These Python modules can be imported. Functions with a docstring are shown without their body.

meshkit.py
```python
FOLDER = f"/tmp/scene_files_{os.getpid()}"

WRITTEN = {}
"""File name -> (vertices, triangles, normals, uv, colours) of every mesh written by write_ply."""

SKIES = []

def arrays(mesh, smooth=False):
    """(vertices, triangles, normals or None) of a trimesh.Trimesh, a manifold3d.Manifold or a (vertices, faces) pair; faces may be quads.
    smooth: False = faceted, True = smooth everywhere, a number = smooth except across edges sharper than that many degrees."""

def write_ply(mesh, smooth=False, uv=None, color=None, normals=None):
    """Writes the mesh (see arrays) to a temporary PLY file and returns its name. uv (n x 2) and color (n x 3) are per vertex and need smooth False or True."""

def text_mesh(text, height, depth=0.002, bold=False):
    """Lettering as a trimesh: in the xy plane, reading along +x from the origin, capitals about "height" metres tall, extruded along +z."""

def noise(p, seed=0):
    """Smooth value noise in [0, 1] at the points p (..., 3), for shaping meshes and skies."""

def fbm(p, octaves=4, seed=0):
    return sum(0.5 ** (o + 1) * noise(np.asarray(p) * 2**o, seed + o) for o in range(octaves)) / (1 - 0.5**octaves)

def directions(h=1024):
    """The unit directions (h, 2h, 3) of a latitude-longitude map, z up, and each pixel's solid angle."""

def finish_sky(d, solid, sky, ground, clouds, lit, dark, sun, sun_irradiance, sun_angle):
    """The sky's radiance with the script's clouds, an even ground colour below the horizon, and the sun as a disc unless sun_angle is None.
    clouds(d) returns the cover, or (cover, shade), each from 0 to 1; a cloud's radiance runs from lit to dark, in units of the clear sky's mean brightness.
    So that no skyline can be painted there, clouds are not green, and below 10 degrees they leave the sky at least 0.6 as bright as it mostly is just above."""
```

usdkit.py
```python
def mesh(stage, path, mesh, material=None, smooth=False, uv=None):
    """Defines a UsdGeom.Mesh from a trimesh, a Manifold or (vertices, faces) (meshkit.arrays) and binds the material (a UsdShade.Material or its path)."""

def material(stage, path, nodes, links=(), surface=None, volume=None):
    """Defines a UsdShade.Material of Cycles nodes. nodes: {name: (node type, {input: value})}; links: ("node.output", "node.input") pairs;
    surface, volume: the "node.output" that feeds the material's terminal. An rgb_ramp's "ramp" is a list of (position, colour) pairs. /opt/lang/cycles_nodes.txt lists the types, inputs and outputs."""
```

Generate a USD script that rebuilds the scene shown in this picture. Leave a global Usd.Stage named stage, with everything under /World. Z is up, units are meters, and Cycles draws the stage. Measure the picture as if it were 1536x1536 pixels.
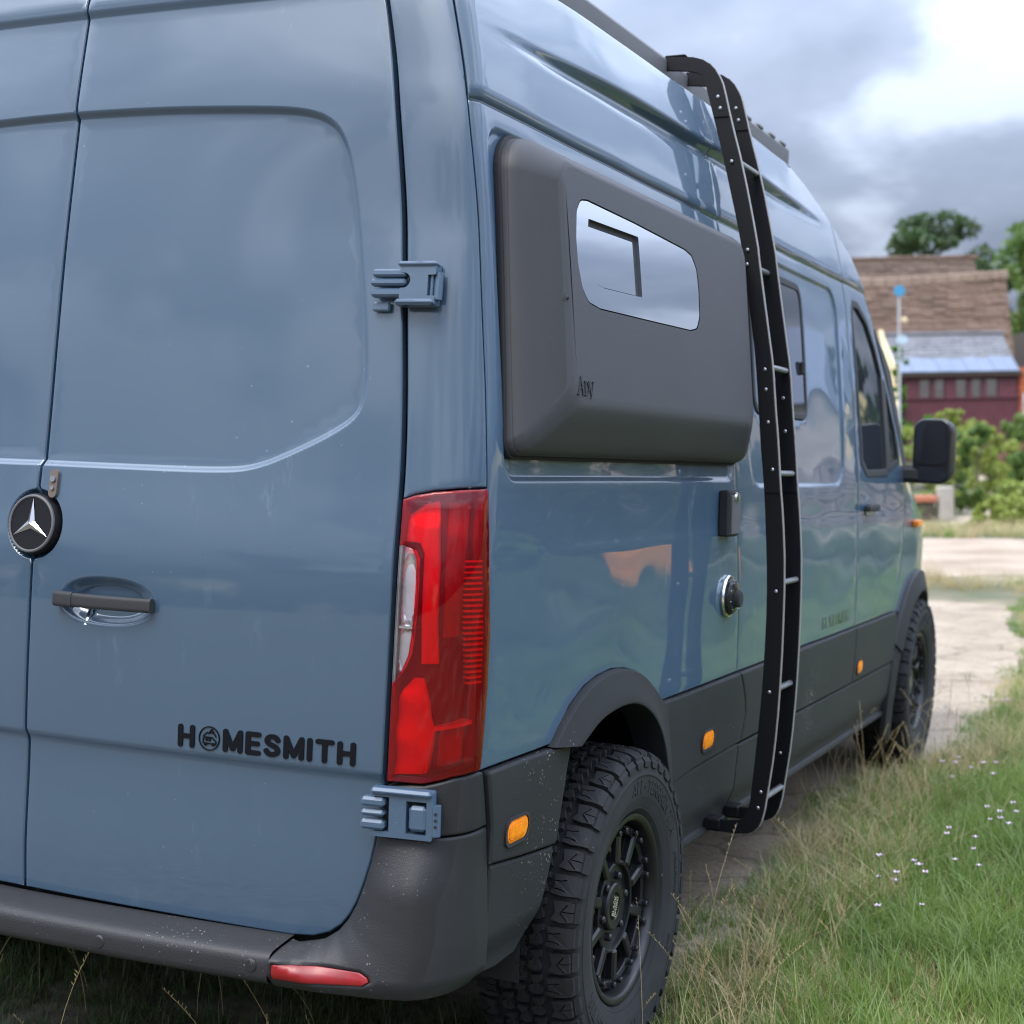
import math, random
import numpy as np, trimesh, shapely, usdkit
from shapely.geometry import Polygon, LineString, Point, MultiPolygon, box as sbox
from shapely import affinity
from shapely.ops import unary_union
from scipy.spatial import Delaunay, cKDTree
from scipy.interpolate import PchipInterpolator
from pxr import Usd, UsdGeom, UsdLux, UsdShade, Gf, Sdf, Vt
import meshkit

rng = np.random.default_rng(7)
random.seed(7)
stage = Usd.Stage.CreateInMemory()
UsdGeom.SetStageUpAxis(stage, 'Z')
UsdGeom.Xform.Define(stage, '/World')
LOOKS = '/World/Looks'

# ------------------------------------------------------------------ camera, sky, sun
RAKE, LEAN = math.radians(-1.6), math.radians(2.5)     # the van stands nose-down and leans a little to its right
_rx = np.array([[1, 0, 0], [0, math.cos(RAKE), -math.sin(RAKE)], [0, math.sin(RAKE), math.cos(RAKE)]])
_ry = np.array([[math.cos(LEAN), 0, math.sin(LEAN)], [0, 1, 0], [-math.sin(LEAN), 0, math.cos(LEAN)]])
VAN_R = _ry @ _rx
VAN_PIVOT = np.array([.97, .892, 0.])                  # where the rear right tyre meets the ground
CAM_POS = np.array([2.338, -2.428, 1.475])
CAM_RIGHT, CAM_UP, CAM_FWD = np.array([.9036, .4280, -.0170]), np.array([-.0034, .0468, .9989]), np.array([-.4283, .9026, -.0437])
cam = UsdGeom.Camera.Define(stage, '/World/camera')
_m = np.eye(4); _m[0, :3], _m[1, :3], _m[2, :3], _m[3, :3] = CAM_RIGHT, CAM_UP, -CAM_FWD, CAM_POS
cam.AddTransformOp().Set(Gf.Matrix4d(*_m.ravel().tolist()))
cam.CreateHorizontalApertureAttr(36.0)
cam.CreateFocalLengthAttr(36.0 * 2289.6 / 1536)
cam.CreateFStopAttr(4.2)
cam.CreateFocusDistanceAttr(3.3)
cam.CreateClippingRangeAttr((.05, 5000.0))
cam.CreateExposureAttr(1.18)

SUN_DIR = np.array([-.12, -.55, .83]); SUN_DIR = SUN_DIR / np.linalg.norm(SUN_DIR)
SKY_STRENGTH, SUN_INTENSITY, SUN_ANGLE = .090, .40, 26.0
SKY_BASE, SKY_SLOPE = .10, 4.0          # cloud brightness at the horizon and its rise towards the zenith
sky = UsdLux.DomeLight.Define(stage, '/World/sky')
sky.GetPrim().SetCustomDataByKey('kind', 'structure')
sun = UsdLux.DistantLight.Define(stage, '/World/sun')
sun.CreateIntensityAttr(SUN_INTENSITY); sun.CreateAngleAttr(SUN_ANGLE); sun.CreateNormalizeAttr(True)
sun.CreateColorAttr(Gf.Vec3f(1.0, .93, .82))
_z = SUN_DIR; _x = np.cross([0, 0, 1], _z); _x /= np.linalg.norm(_x); _y = np.cross(_z, _x)
_m = np.eye(4); _m[0, :3], _m[1, :3], _m[2, :3] = _x, _y, _z
sun.AddTransformOp().Set(Gf.Matrix4d(*_m.ravel().tolist()))
skymat = usdkit.material(stage, LOOKS + '/sky', {
    'tc': ('texture_coordinate', {}),
    'sk': ('sky_texture', {'sky_type': 'single_scattering', 'sun_disc': False, 'sun_elevation': math.asin(SUN_DIR[2]),
                           'sun_rotation': math.atan2(SUN_DIR[0], SUN_DIR[1]), 'air_density': 1.0, 'aerosol_density': 1.2}),
    'sep': ('separate_xyz', {}),
    'zz': ('math', {'math_type': 'maximum', 'value2': 0.0}), 'za': ('math', {'math_type': 'add', 'value2': .30}),
    'px': ('math', {'math_type': 'divide'}), 'py': ('math', {'math_type': 'divide'}),
    'cmb': ('combine_xyz', {'z': 12.13}),
    'n1': ('noise_texture', {'scale': 1.5, 'detail': 7.0, 'roughness': .52, 'distortion': .25}),
    'cov': ('rgb_ramp', {'ramp': [(0, (0, 0, 0)), (.26, (0, 0, 0)), (.40, (1, 1, 1)), (1, (1, 1, 1))]}),
    'cmb2': ('combine_xyz', {'z': 8.1}),
    'n2': ('noise_texture', {'scale': 2.3, 'detail': 5.0, 'roughness': .5, 'distortion': .2}),
    'cc': ('rgb_ramp', {'ramp': [(0, (5.3, 6.0, 7.4)), (.36, (5.1, 5.8, 7.2)), (.46, (4.7, 5.4, 6.8)), (.55, (2.9, 3.45, 4.6)), (.66, (2.3, 2.8, 3.8)), (1, (2.0, 2.45, 3.4))]}),
    'gr': ('math', {'math_type': 'multiply_add', 'value2': SKY_SLOPE, 'value3': SKY_BASE}), 'gm': ('vector_math', {'math_type': 'scale'}), 'mix': ('mix_color', {'use_clamp': False}),
    'bg': ('background_shader', {'strength': SKY_STRENGTH})},
    [('tc.generated', 'sep.vector'), ('sep.z', 'zz.value1'), ('zz.value', 'za.value1'), ('sep.x', 'px.value1'), ('za.value', 'px.value2'),
     ('sep.y', 'py.value1'), ('za.value', 'py.value2'), ('px.value', 'cmb.x'), ('py.value', 'cmb.y'), ('cmb.vector', 'n1.vector'),
     ('n1.fac', 'cov.fac'), ('px.value', 'cmb2.x'), ('py.value', 'cmb2.y'), ('cmb2.vector', 'n2.vector'), ('n2.fac', 'cc.fac'),
     ('sk.color', 'mix.a'), ('zz.value', 'gr.value1'), ('cc.color', 'gm.vector1'), ('gr.value', 'gm.scale'), ('gm.vector', 'mix.b'), ('cov.color', 'mix.fac'), ('mix.result', 'bg.color')], surface='bg.background')
UsdShade.MaterialBindingAPI.Apply(sky.GetPrim()).Bind(skymat)

# ------------------------------------------------------------------ materials
def mat(name, base, rough=.5, metallic=0., vary=None, bump=None, specks=None, coat=0., ior=1.5, extra=None, island=None, coat_ior=1.5, tint=None):
    """vary=(scale, amount): noise in tone; bump=(scale, distance); specks=(scale, cover, colour): small marks; island: tone per loose piece"""
    b = np.array(base, float)
    n = {'g': ('geometry', {}), 'p': ('principled_bsdf', {'base_color': tuple(b), 'roughness': rough, 'metallic': metallic, 'coat_weight': coat,
                                                             'coat_roughness': .02, 'coat_ior': coat_ior, 'ior': ior, **(extra or {})})}
    l = []; col = None
    if vary:
        n['nv'] = ('noise_texture', {'scale': vary[0], 'detail': 5.0, 'roughness': .6})
        a = vary[1]; hi = tint if tint is not None else b * (1 + a)
        n['rv'] = ('rgb_ramp', {'ramp': [(.25, tuple(b * (1 - a))), (.5, tuple(b)), (.75, tuple(hi))]})
        l += [('g.position', 'nv.vector'), ('nv.fac', 'rv.fac')]; col = 'rv.color'
    if island:
        n['ri'] = ('rgb_ramp', {'ramp': island})
        n['mi'] = ('mix_color', {'blend_type': 'multiply', 'fac': 1.0, 'a': tuple(b)})
        l += [('g.random_per_island', 'ri.fac'), ('ri.color', 'mi.b')]
        if col: l.append((col, 'mi.a'))
        col = 'mi.result'
    if specks:
        n['sv'] = ('voronoi_texture', {'scale': specks[0], 'randomness': 1.0})
        n['sn'] = ('noise_texture', {'scale': specks[0] * .06, 'detail': 3.0})
        n['sm'] = ('math', {'math_type': 'multiply_add', 'value2': specks[1], 'value3': -specks[1] * .42})
        n['sl'] = ('math', {'math_type': 'less_than'})
        n['sx'] = ('mix_color', {'a': tuple(b), 'b': specks[2]})
        l += [('g.position', 'sv.vector'), ('g.position', 'sn.vector'), ('sn.fac', 'sm.value1'), ('sv.distance', 'sl.value1'), ('sm.value', 'sl.value2'), ('sl.value', 'sx.fac')]
        if col: l.append((col, 'sx.a'))
        col = 'sx.result'
    if col: l.append((col, 'p.base_color'))
    if bump:
        n['nb'] = ('noise_texture', {'scale': bump[0], 'detail': 3.0})
        n['bb'] = ('bump', {'distance': bump[1], 'strength': 1.0})
        l += [('g.position', 'nb.vector'), ('nb.fac', 'bb.height'), ('bb.normal', 'p.normal')]
    return usdkit.material(stage, f'{LOOKS}/{name}', n, l, surface='p.BSDF')

def lens_mat(name, color, gloss=.03):
    return usdkit.material(stage, f'{LOOKS}/{name}', {
        't': ('transparent_bsdf', {'color': color}), 's': ('glossy_bsdf', {'color': (1, 1, 1), 'roughness': gloss}),
        'f': ('fresnel', {'IOR': 1.5}), 'm': ('mix_closure', {})},
        [('f.fac', 'm.fac'), ('t.BSDF', 'm.closure1'), ('s.BSDF', 'm.closure2')], surface='m.closure')

MT = {}
PAINT = (.0232, .0488, .0785)
MT['paint'] = usdkit.material(stage, LOOKS + '/paint_blue_grey', {                    # lacquer with dust specks, dried water marks and a haze of road dirt
    'g': ('geometry', {}), 'v': ('voronoi_texture', {'scale': 26.0, 'randomness': 1.0}), 'nv': ('noise_texture', {'scale': 1.6, 'detail': 4.0}), 'st': ('math', {'math_type': 'multiply_add', 'value2': .19, 'value3': -.068}), 'sl': ('math', {'math_type': 'less_than'}),
    'mp': ('mapping', {'scale': (7.0, 7.0, 2.2)}), 'ns': ('noise_texture', {'scale': 3.0, 'detail': 8.0, 'roughness': .72}), 'rs': ('rgb_ramp', {'ramp': [(.0, (0, 0, 0)), (.585, (0, 0, 0)), (.70, (.42, .42, .42)), (1, (.6, .6, .6))]}),
    'nl': ('noise_texture', {'scale': .8, 'detail': 5.0}), 'rl': ('rgb_ramp', {'ramp': [(.3, tuple(.94 * c for c in PAINT)), (.5, PAINT), (.72, (.027, .055, .082))]}),
    'm1': ('mix_color', {'b': (.19, .25, .32)}), 'm2': ('mix_color', {'b': (.10, .135, .175)}), 'nm': ('noise_texture', {'scale': .9, 'detail': 3.0}), 'mk': ('map_range', {'from_min': .50, 'from_max': .72, 'clamp': True}), 'mm': ('math', {'math_type': 'multiply'}),
    'cr': ('rgb_ramp', {'ramp': [(.3, (.012, .012, .012)), (.7, (.045, .045, .045))]}),
    'p': ('principled_bsdf', {'roughness': .42, 'coat_weight': 1.0, 'coat_ior': 1.62})},
    [('g.position', 'v.vector'), ('g.position', 'nv.vector'), ('nv.fac', 'st.value1'), ('v.distance', 'sl.value1'), ('st.value', 'sl.value2'), ('g.position', 'mp.vector'), ('mp.vector', 'ns.vector'), ('ns.fac', 'rs.fac'), ('g.position', 'nl.vector'), ('nl.fac', 'rl.fac'),
     ('g.position', 'nm.vector'), ('nm.fac', 'mk.value'), ('mk.result', 'mm.value1'), ('rs.color', 'mm.value2'), ('rl.color', 'm1.a'), ('mm.value', 'm1.fac'), ('m1.result', 'm2.a'), ('sl.value', 'm2.fac'), ('m2.result', 'p.base_color'), ('nl.fac', 'cr.fac'), ('cr.color', 'p.coat_roughness')], surface='p.BSDF')
MT['paint_plain'] = mat('paint_hinge', (.040, .070, .110), .40, vary=(9, .10), specks=(130, .35, (.36, .42, .48)), coat=.6)
MT['dark'] = mat('dark_gap', (.006, .006, .007), .8)
MT['seal'] = mat('rubber_seal', (.012, .012, .013), .7)
MT['clad'] = mat('cladding_plastic', (.0115, .0118, .0130), .52, extra={'specular_ior_level': .35}, vary=(4, .18), specks=(85, .75, (.17, .155, .125)), bump=(420, .0006))
MT['bumper'] = mat('bumper_plastic', (.0115, .0115, .0125), .48, extra={'specular_ior_level': .4}, vary=(5, .15), specks=(90, .62, (.17, .155, .125)), bump=(420, .0007))
MT['pod'] = mat('pod_plastic', (.033, .033, .0355), .52, extra={'specular_ior_level': .4}, vary=(3, .10), bump=(520, .0004))
MT['black'] = mat('black_powder_coat', (.0030, .0031, .0042), .55, bump=(600, .0003), extra={'specular_ior_level': .22})
MT['blackgloss'] = mat('black_gloss', (.009, .009, .010), .22, vary=(30, .2))
MT['rim'] = mat('black_rim', (.006, .006, .0065), .30, vary=(12, .3))
MT['rubber'] = mat('tyre_rubber', (.012, .012, .0125), .66, extra={'specular_ior_level': .35}, vary=(14, .30), specks=(60, .45, (.075, .068, .055)))
MT['steel'] = mat('steel', (.45, .45, .46), .30, metallic=1.0)
MT['chrome'] = mat('chrome', (.75, .76, .78), .10, metallic=1.0)
MT['greymetal'] = mat('grey_metal', (.075, .073, .073), .5, vary=(8, .1))
MT['brown'] = mat('lock_brown', (.10, .075, .06), .45)
MT['rung'] = mat('rung_metal', (.20, .20, .205), .35, metallic=.6)
MT['edge'] = mat('rail_edge', (.16, .15, .14), .4)
MT['amber'] = mat('amber_lens', (.72, .20, .008), .18, vary=(60, .25))
MT['glass'] = mat('tinted_glass', (.012, .014, .017), .02, ior=1.9)
MT['podglass'] = mat('pod_window_glass', (.74, .78, .83), .012, metallic=1.0)
MT['mirrorglass'] = mat('mirror_glass', (.010, .010, .012), .03, ior=1.6)
MT['redreflector'] = mat('red_reflector', (.20, .006, .008), .38, vary=(40, .2))
MT['redlens'] = usdkit.material(stage, LOOKS + '/red_lens', {'t': ('transparent_bsdf', {'color': (.97, .012, .022)}), 'd': ('diffuse_bsdf', {'color': (.50, .004, .012)}), 's': ('glossy_bsdf', {'color': (1, 1, 1), 'roughness': .03}),
    'f': ('fresnel', {'IOR': 1.4}), 'm1': ('mix_closure', {'fac': .06}), 'm': ('mix_closure', {})}, [('t.BSDF', 'm1.closure1'), ('d.BSDF', 'm1.closure2'), ('f.fac', 'm.fac'), ('m1.closure', 'm.closure1'), ('s.BSDF', 'm.closure2')], surface='m.closure')
MT['clearlens'] = lens_mat('clear_lens', (.93, .93, .93))
MT['lampwhite'] = mat('lamp_reflector', (.86, .84, .84), .35, vary=(22, .12))
MT['lampmid'] = mat('lamp_mid', (.26, .25, .25), .4, vary=(22, .3))
MT['lampdark'] = mat('lamp_dark', (.07, .065, .065), .4)
MT['lampsilver'] = mat('lamp_silver', (.80, .79, .77), .22, metallic=.9, vary=(30, .15))
MT['letter'] = mat('letter_black', (.0025, .003, .0045), .6, extra={'specular_ior_level': .12})
MT['letterfaint'] = mat('letter_on_paint', (.012, .022, .028), .4, coat=1.0)
MT['badgetext'] = mat('badge_text', (.30, .28, .16), .5)

# ------------------------------------------------------------------ prim helpers
USED = {}
def unique(parent, name):
    k = (parent, name); USED[k] = USED.get(k, -1) + 1
    return f'{parent}/{name}' if USED[k] == 0 else f'{parent}/{name}_{USED[k]:03d}'

def keys(prim, label=None, cat=None, group=None, kind=None):
    for k, v in (('label', label), ('category', cat), ('group', group), ('kind', kind)):
        if v: prim.SetCustomDataByKey(k, v)
    return prim

def xf(parent, name, loc=None, label=None, cat=None, group=None, kind=None, matrix=None):
    p = unique(parent, name); x = UsdGeom.Xform.Define(stage, p)
    if matrix is not None: x.AddTransformOp().Set(Gf.Matrix4d(*np.asarray(matrix).ravel().tolist()))
    elif loc is not None: x.AddTranslateOp().Set(Gf.Vec3d(*[float(v) for v in loc]))
    keys(x.GetPrim(), label, cat, group, kind)
    return p

def obj(parent, name, m, material, smooth=30, label=None, cat=None, group=None, kind=None):
    p = unique(parent, name)
    if isinstance(m, (list, tuple)) and len(m) and isinstance(m[0], trimesh.Trimesh): m = trimesh.util.concatenate(list(m))
    if isinstance(m, tuple) and len(m) == 3:                    # vertices, faces, normals
        v, f, n = m
        g = UsdGeom.Mesh.Define(stage, p)
        g.CreatePointsAttr(Vt.Vec3fArray.FromNumpy(np.ascontiguousarray(v, np.float32)))
        g.CreateFaceVertexCountsAttr(Vt.IntArray.FromNumpy(np.full(len(f), 3, np.int32)))
        g.CreateFaceVertexIndicesAttr(Vt.IntArray.FromNumpy(np.ascontiguousarray(f, np.int32).ravel()))
        g.CreateSubdivisionSchemeAttr('none')
        g.CreateNormalsAttr(Vt.Vec3fArray.FromNumpy(np.ascontiguousarray(n, np.float32))); g.SetNormalsInterpolation('vertex')
        UsdShade.MaterialBindingAPI.Apply(g.GetPrim()).Bind(MT[material])
    else:
        g = usdkit.mesh(stage, p, m, MT[material], smooth=smooth)
    keys(g.GetPrim(), label, cat, group, kind)
    return p

def copy_of(src, parent, name, matrix=None, label=None, cat=None, group=None):
    p = unique(parent, name); x = UsdGeom.Xform.Define(stage, p)
    x.GetPrim().GetReferences().AddInternalReference(src); x.GetPrim().SetInstanceable(True)
    if matrix is not None:
        x.ClearXformOpOrder()
        x.AddTransformOp(opSuffix='place').Set(Gf.Matrix4d(*np.asarray(matrix).ravel().tolist()))
    keys(x.GetPrim(), label, cat, group)
    return p

def cbox(c, s, ch=.003):
    """a box with chamfered edges"""
    s = np.array(s, float) / 2; ch = min(ch, *(s * .9)); pts = []
    for sx in (-1, 1):
        for sy in (-1, 1):
            for sz in (-1, 1):
                q = np.array([sx, sy, sz])
                for k in range(3):
                    d = s - ch; d[k] = s[k]; pts.append(q * d)
    return trimesh.Trimesh(np.array(pts) + c, process=False).convex_hull

def tube(path, r, n=10, cap=True):
    path = np.asarray(path, float); r = np.broadcast_to(r, len(path)); k = len(path)
    t = np.gradient(path, axis=0); t /= np.linalg.norm(t, axis=1, keepdims=True)
    a = np.array([0, 0, 1.]) if abs(t[0][2]) < .9 else np.array([1., 0, 0])
    vs = []
    for i in range(k):
        u = np.cross(t[i], a); u /= np.linalg.norm(u); w = np.cross(t[i], u); a = np.cross(u, t[i])
        th = np.linspace(0, 2 * np.pi, n, endpoint=False)[:, None]
        vs.append(path[i] + r[i] * (np.cos(th) * u + np.sin(th) * w))
    v = np.vstack(vs); f = []
    for i in range(k - 1):
        for j in range(n):
            p, q = i * n + j, i * n + (j + 1) % n
            f += [[p, q, q + n], [p, q + n, p + n]]
    if cap:
        v = np.vstack([v, path[:1], path[-1:]]); c0, c1 = len(v) - 2, len(v) - 1
        for j in range(n):
            f += [[c0, (j + 1) % n, j], [c1, (k - 1) * n + j, (k - 1) * n + (j + 1) % n]]
    m = trimesh.Trimesh(v, f, process=False); m.fix_normals(); return m

def revolve(prof, n=64, a0=0, a1=2 * np.pi):
    """profile of (radius, x): turned about the x axis"""
    prof = np.asarray(prof, float); full = abs(a1 - a0 - 2 * np.pi) < 1e-6
    th = np.linspace(a0, a1, n, endpoint=not full); k = len(prof)
    v = np.stack([np.broadcast_to(prof[None, :, 1], (n, k)), prof[None, :, 0] * np.cos(th)[:, None], prof[None, :, 0] * np.sin(th)[:, None]], -1).reshape(-1, 3)
    f = []
    for i in range(n if full else n - 1):
        for j in range(k - 1):
            p, q = i * k + j, ((i + 1) % n) * k + j
            f += [[p, p + 1, q + 1], [p, q + 1, q]]
    m = trimesh.Trimesh(v, f, process=False)
    return m

def extrude(poly, h):
    gs = getattr(poly, 'geoms', [poly])
    return trimesh.util.concatenate([trimesh.creation.extrude_polygon(g, h, engine='earcut') for g in gs if g.area > 1e-9])

def axes(m, X, Y, Z, o=(0, 0, 0)):
    """maps a mesh's x, y, z axes to the given vectors"""
    m = m.copy(); B = np.array([X, Y, Z], float); m.vertices = m.vertices @ B + np.asarray(o, float)
    if np.linalg.det(B) < 0: m.faces = m.faces[:, ::-1]
    return m

def rrect(x0, y0, x1, y1, r, n=6):
    r = min(r, (x1 - x0) / 2 - 1e-6, (y1 - y0) / 2 - 1e-6); p = []
    for cx, cy, a in ((x1 - r, y1 - r, 0), (x0 + r, y1 - r, 90), (x0 + r, y0 + r, 180), (x1 - r, y0 + r, 270)):
        for t in np.linspace(a, a + 90, n): p.append((cx + r * math.cos(math.radians(t)), cy + r * math.sin(math.radians(t))))
    return Polygon(p)

def sm(a, b, x):
    t = np.clip((np.asarray(x, float) - a) / (b - a), 0, 1); return t * t * (3 - 2 * t)

# ------------------------------------------------------------------ the van's skin: u runs from the middle of the rear round the corner along the side, z up
W_ = PchipInterpolator([.15, .40, .53, .83, 1.13, 1.38, 1.73, 2.12, 2.30, 2.44, 2.50, 2.55], [.955, .975, .985, 1.0, 1.003, 1.0, .975, .93, .893, .846, .824, .79])
Y0_ = PchipInterpolator([.2, .44, .64, .9, 1.05, 1.19, 1.40, 1.84, 2.17, 2.355, 2.40, 2.5, 2.6], [-.006, -.007, -.012, -.014, -.011, -.006, .017, .059, .100, .122, .135, .175, .24])
UC0, UC1 = .845, 1.10
YD_ = lambda z: Y0_(z) + .047 - .022 * sm(1.85, 2.15, z)      # the rear face bows: y at the door's outer edge
def y_taper(y, z):
    return .22 * np.maximum(0, y - 4.45 + .40 * sm(1.1, 1.5, z)) ** 2 + sm(1.2, 2.2, z) * .05 * np.maximum(0, y - 3.2) ** 2
def SV(u, z):
    u, z = np.asarray(u, float), np.asarray(z, float)
    w, yd = W_(z), YD_(z); ks = 1 - .38 * sm(1.5, 2.1, z)
    xd = w - .158
    q = np.clip(u, 0, UC0) / UC0
    x, y = xd * q, Y0_(z) + (yd - Y0_(z)) * q * q
    t = np.clip((u - UC0) / (UC1 - UC0), 0, 1)
    bx = (1 - t) ** 3 * xd + 3 * (1 - t) ** 2 * t * (xd + .097) + 3 * (1 - t) * t ** 2 * (w - .004) + t ** 3 * w
    by = yd + ks * (3 * (1 - t) ** 2 * t * .011 + 3 * (1 - t) * t ** 2 * .026 + t ** 3 * .10)
    c = u > UC0; x, y = np.where(c, bx, x), np.where(c, by, y)
    s = np.maximum(u - UC1, 0)
    sy = .16 + s + (yd + .10 * ks - .16) * np.exp(-s / .15)
    d = u > UC1; y = np.where(d, sy, y); x = np.where(d, w - y_taper(sy, z), x)
    return np.stack([x, y, z], -1)
def U(y, z):
    """the skin's u at a length y along the side"""
    y, z = np.asarray(y, float), np.asarray(z, float); yd = YD_(z); ks = 1 - .38 * sm(1.5, 2.1, z)
    s = np.maximum(y - .16, 0)
    for _ in range(30): s = np.clip(y - .16 - (yd + .10 * ks - .16) * np.exp(-s / .15), 0, None)
    t = np.linspace(0, 1, 60)
    B = 3 * (1 - t) ** 2 * t * .011 + 3 * (1 - t) * t ** 2 * .026 + t ** 3 * .10
    tc = np.interp((y - yd) / ks, B, t)
    return np.where((y - yd) / ks < .10, UC0 + tc * (UC1 - UC0), UC1 + s)
def sidepoly(pts, step=.03):
    """a polygon given in (y, z) on the side, in skin coordinates"""
    p = Polygon(pts) if not isinstance(pts, Polygon) else pts
    def ring(r):
        c = np.array(shapely.segmentize(LineString(r.coords), step).coords); return np.stack([U(c[:, 0], c[:, 1]), c[:, 1]], 1)
    return Polygon(ring(p.exterior), [ring(r) for r in p.interiors]).buffer(0)
def spt(y, z, off=0.):
    u = U(y, z); return pt(u, z, off)
def nrm(S, u, z, e=.002):
    a = S(u + e, z) - S(u - e, z); b = S(u, z + e) - S(u, z - e); n = np.cross(a, b); return n / np.linalg.norm(n, axis=-1, keepdims=True)
def pt(u, z, off=0., S=SV):
    return S(np.array(u), np.array(z)) + nrm(S, np.array(u), np.array(z)) * off
def frame(u, z):
    """origin, right, outward, up of the skin at a point"""
    o = pt(u, z); n = nrm(SV, np.array(u), np.array(z)); r = pt(u + .01, z) - pt(u - .01, z); r /= np.linalg.norm(r); up = np.cross(r, n) * -1
    up = np.cross(n, r); return o, r, n, up

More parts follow.
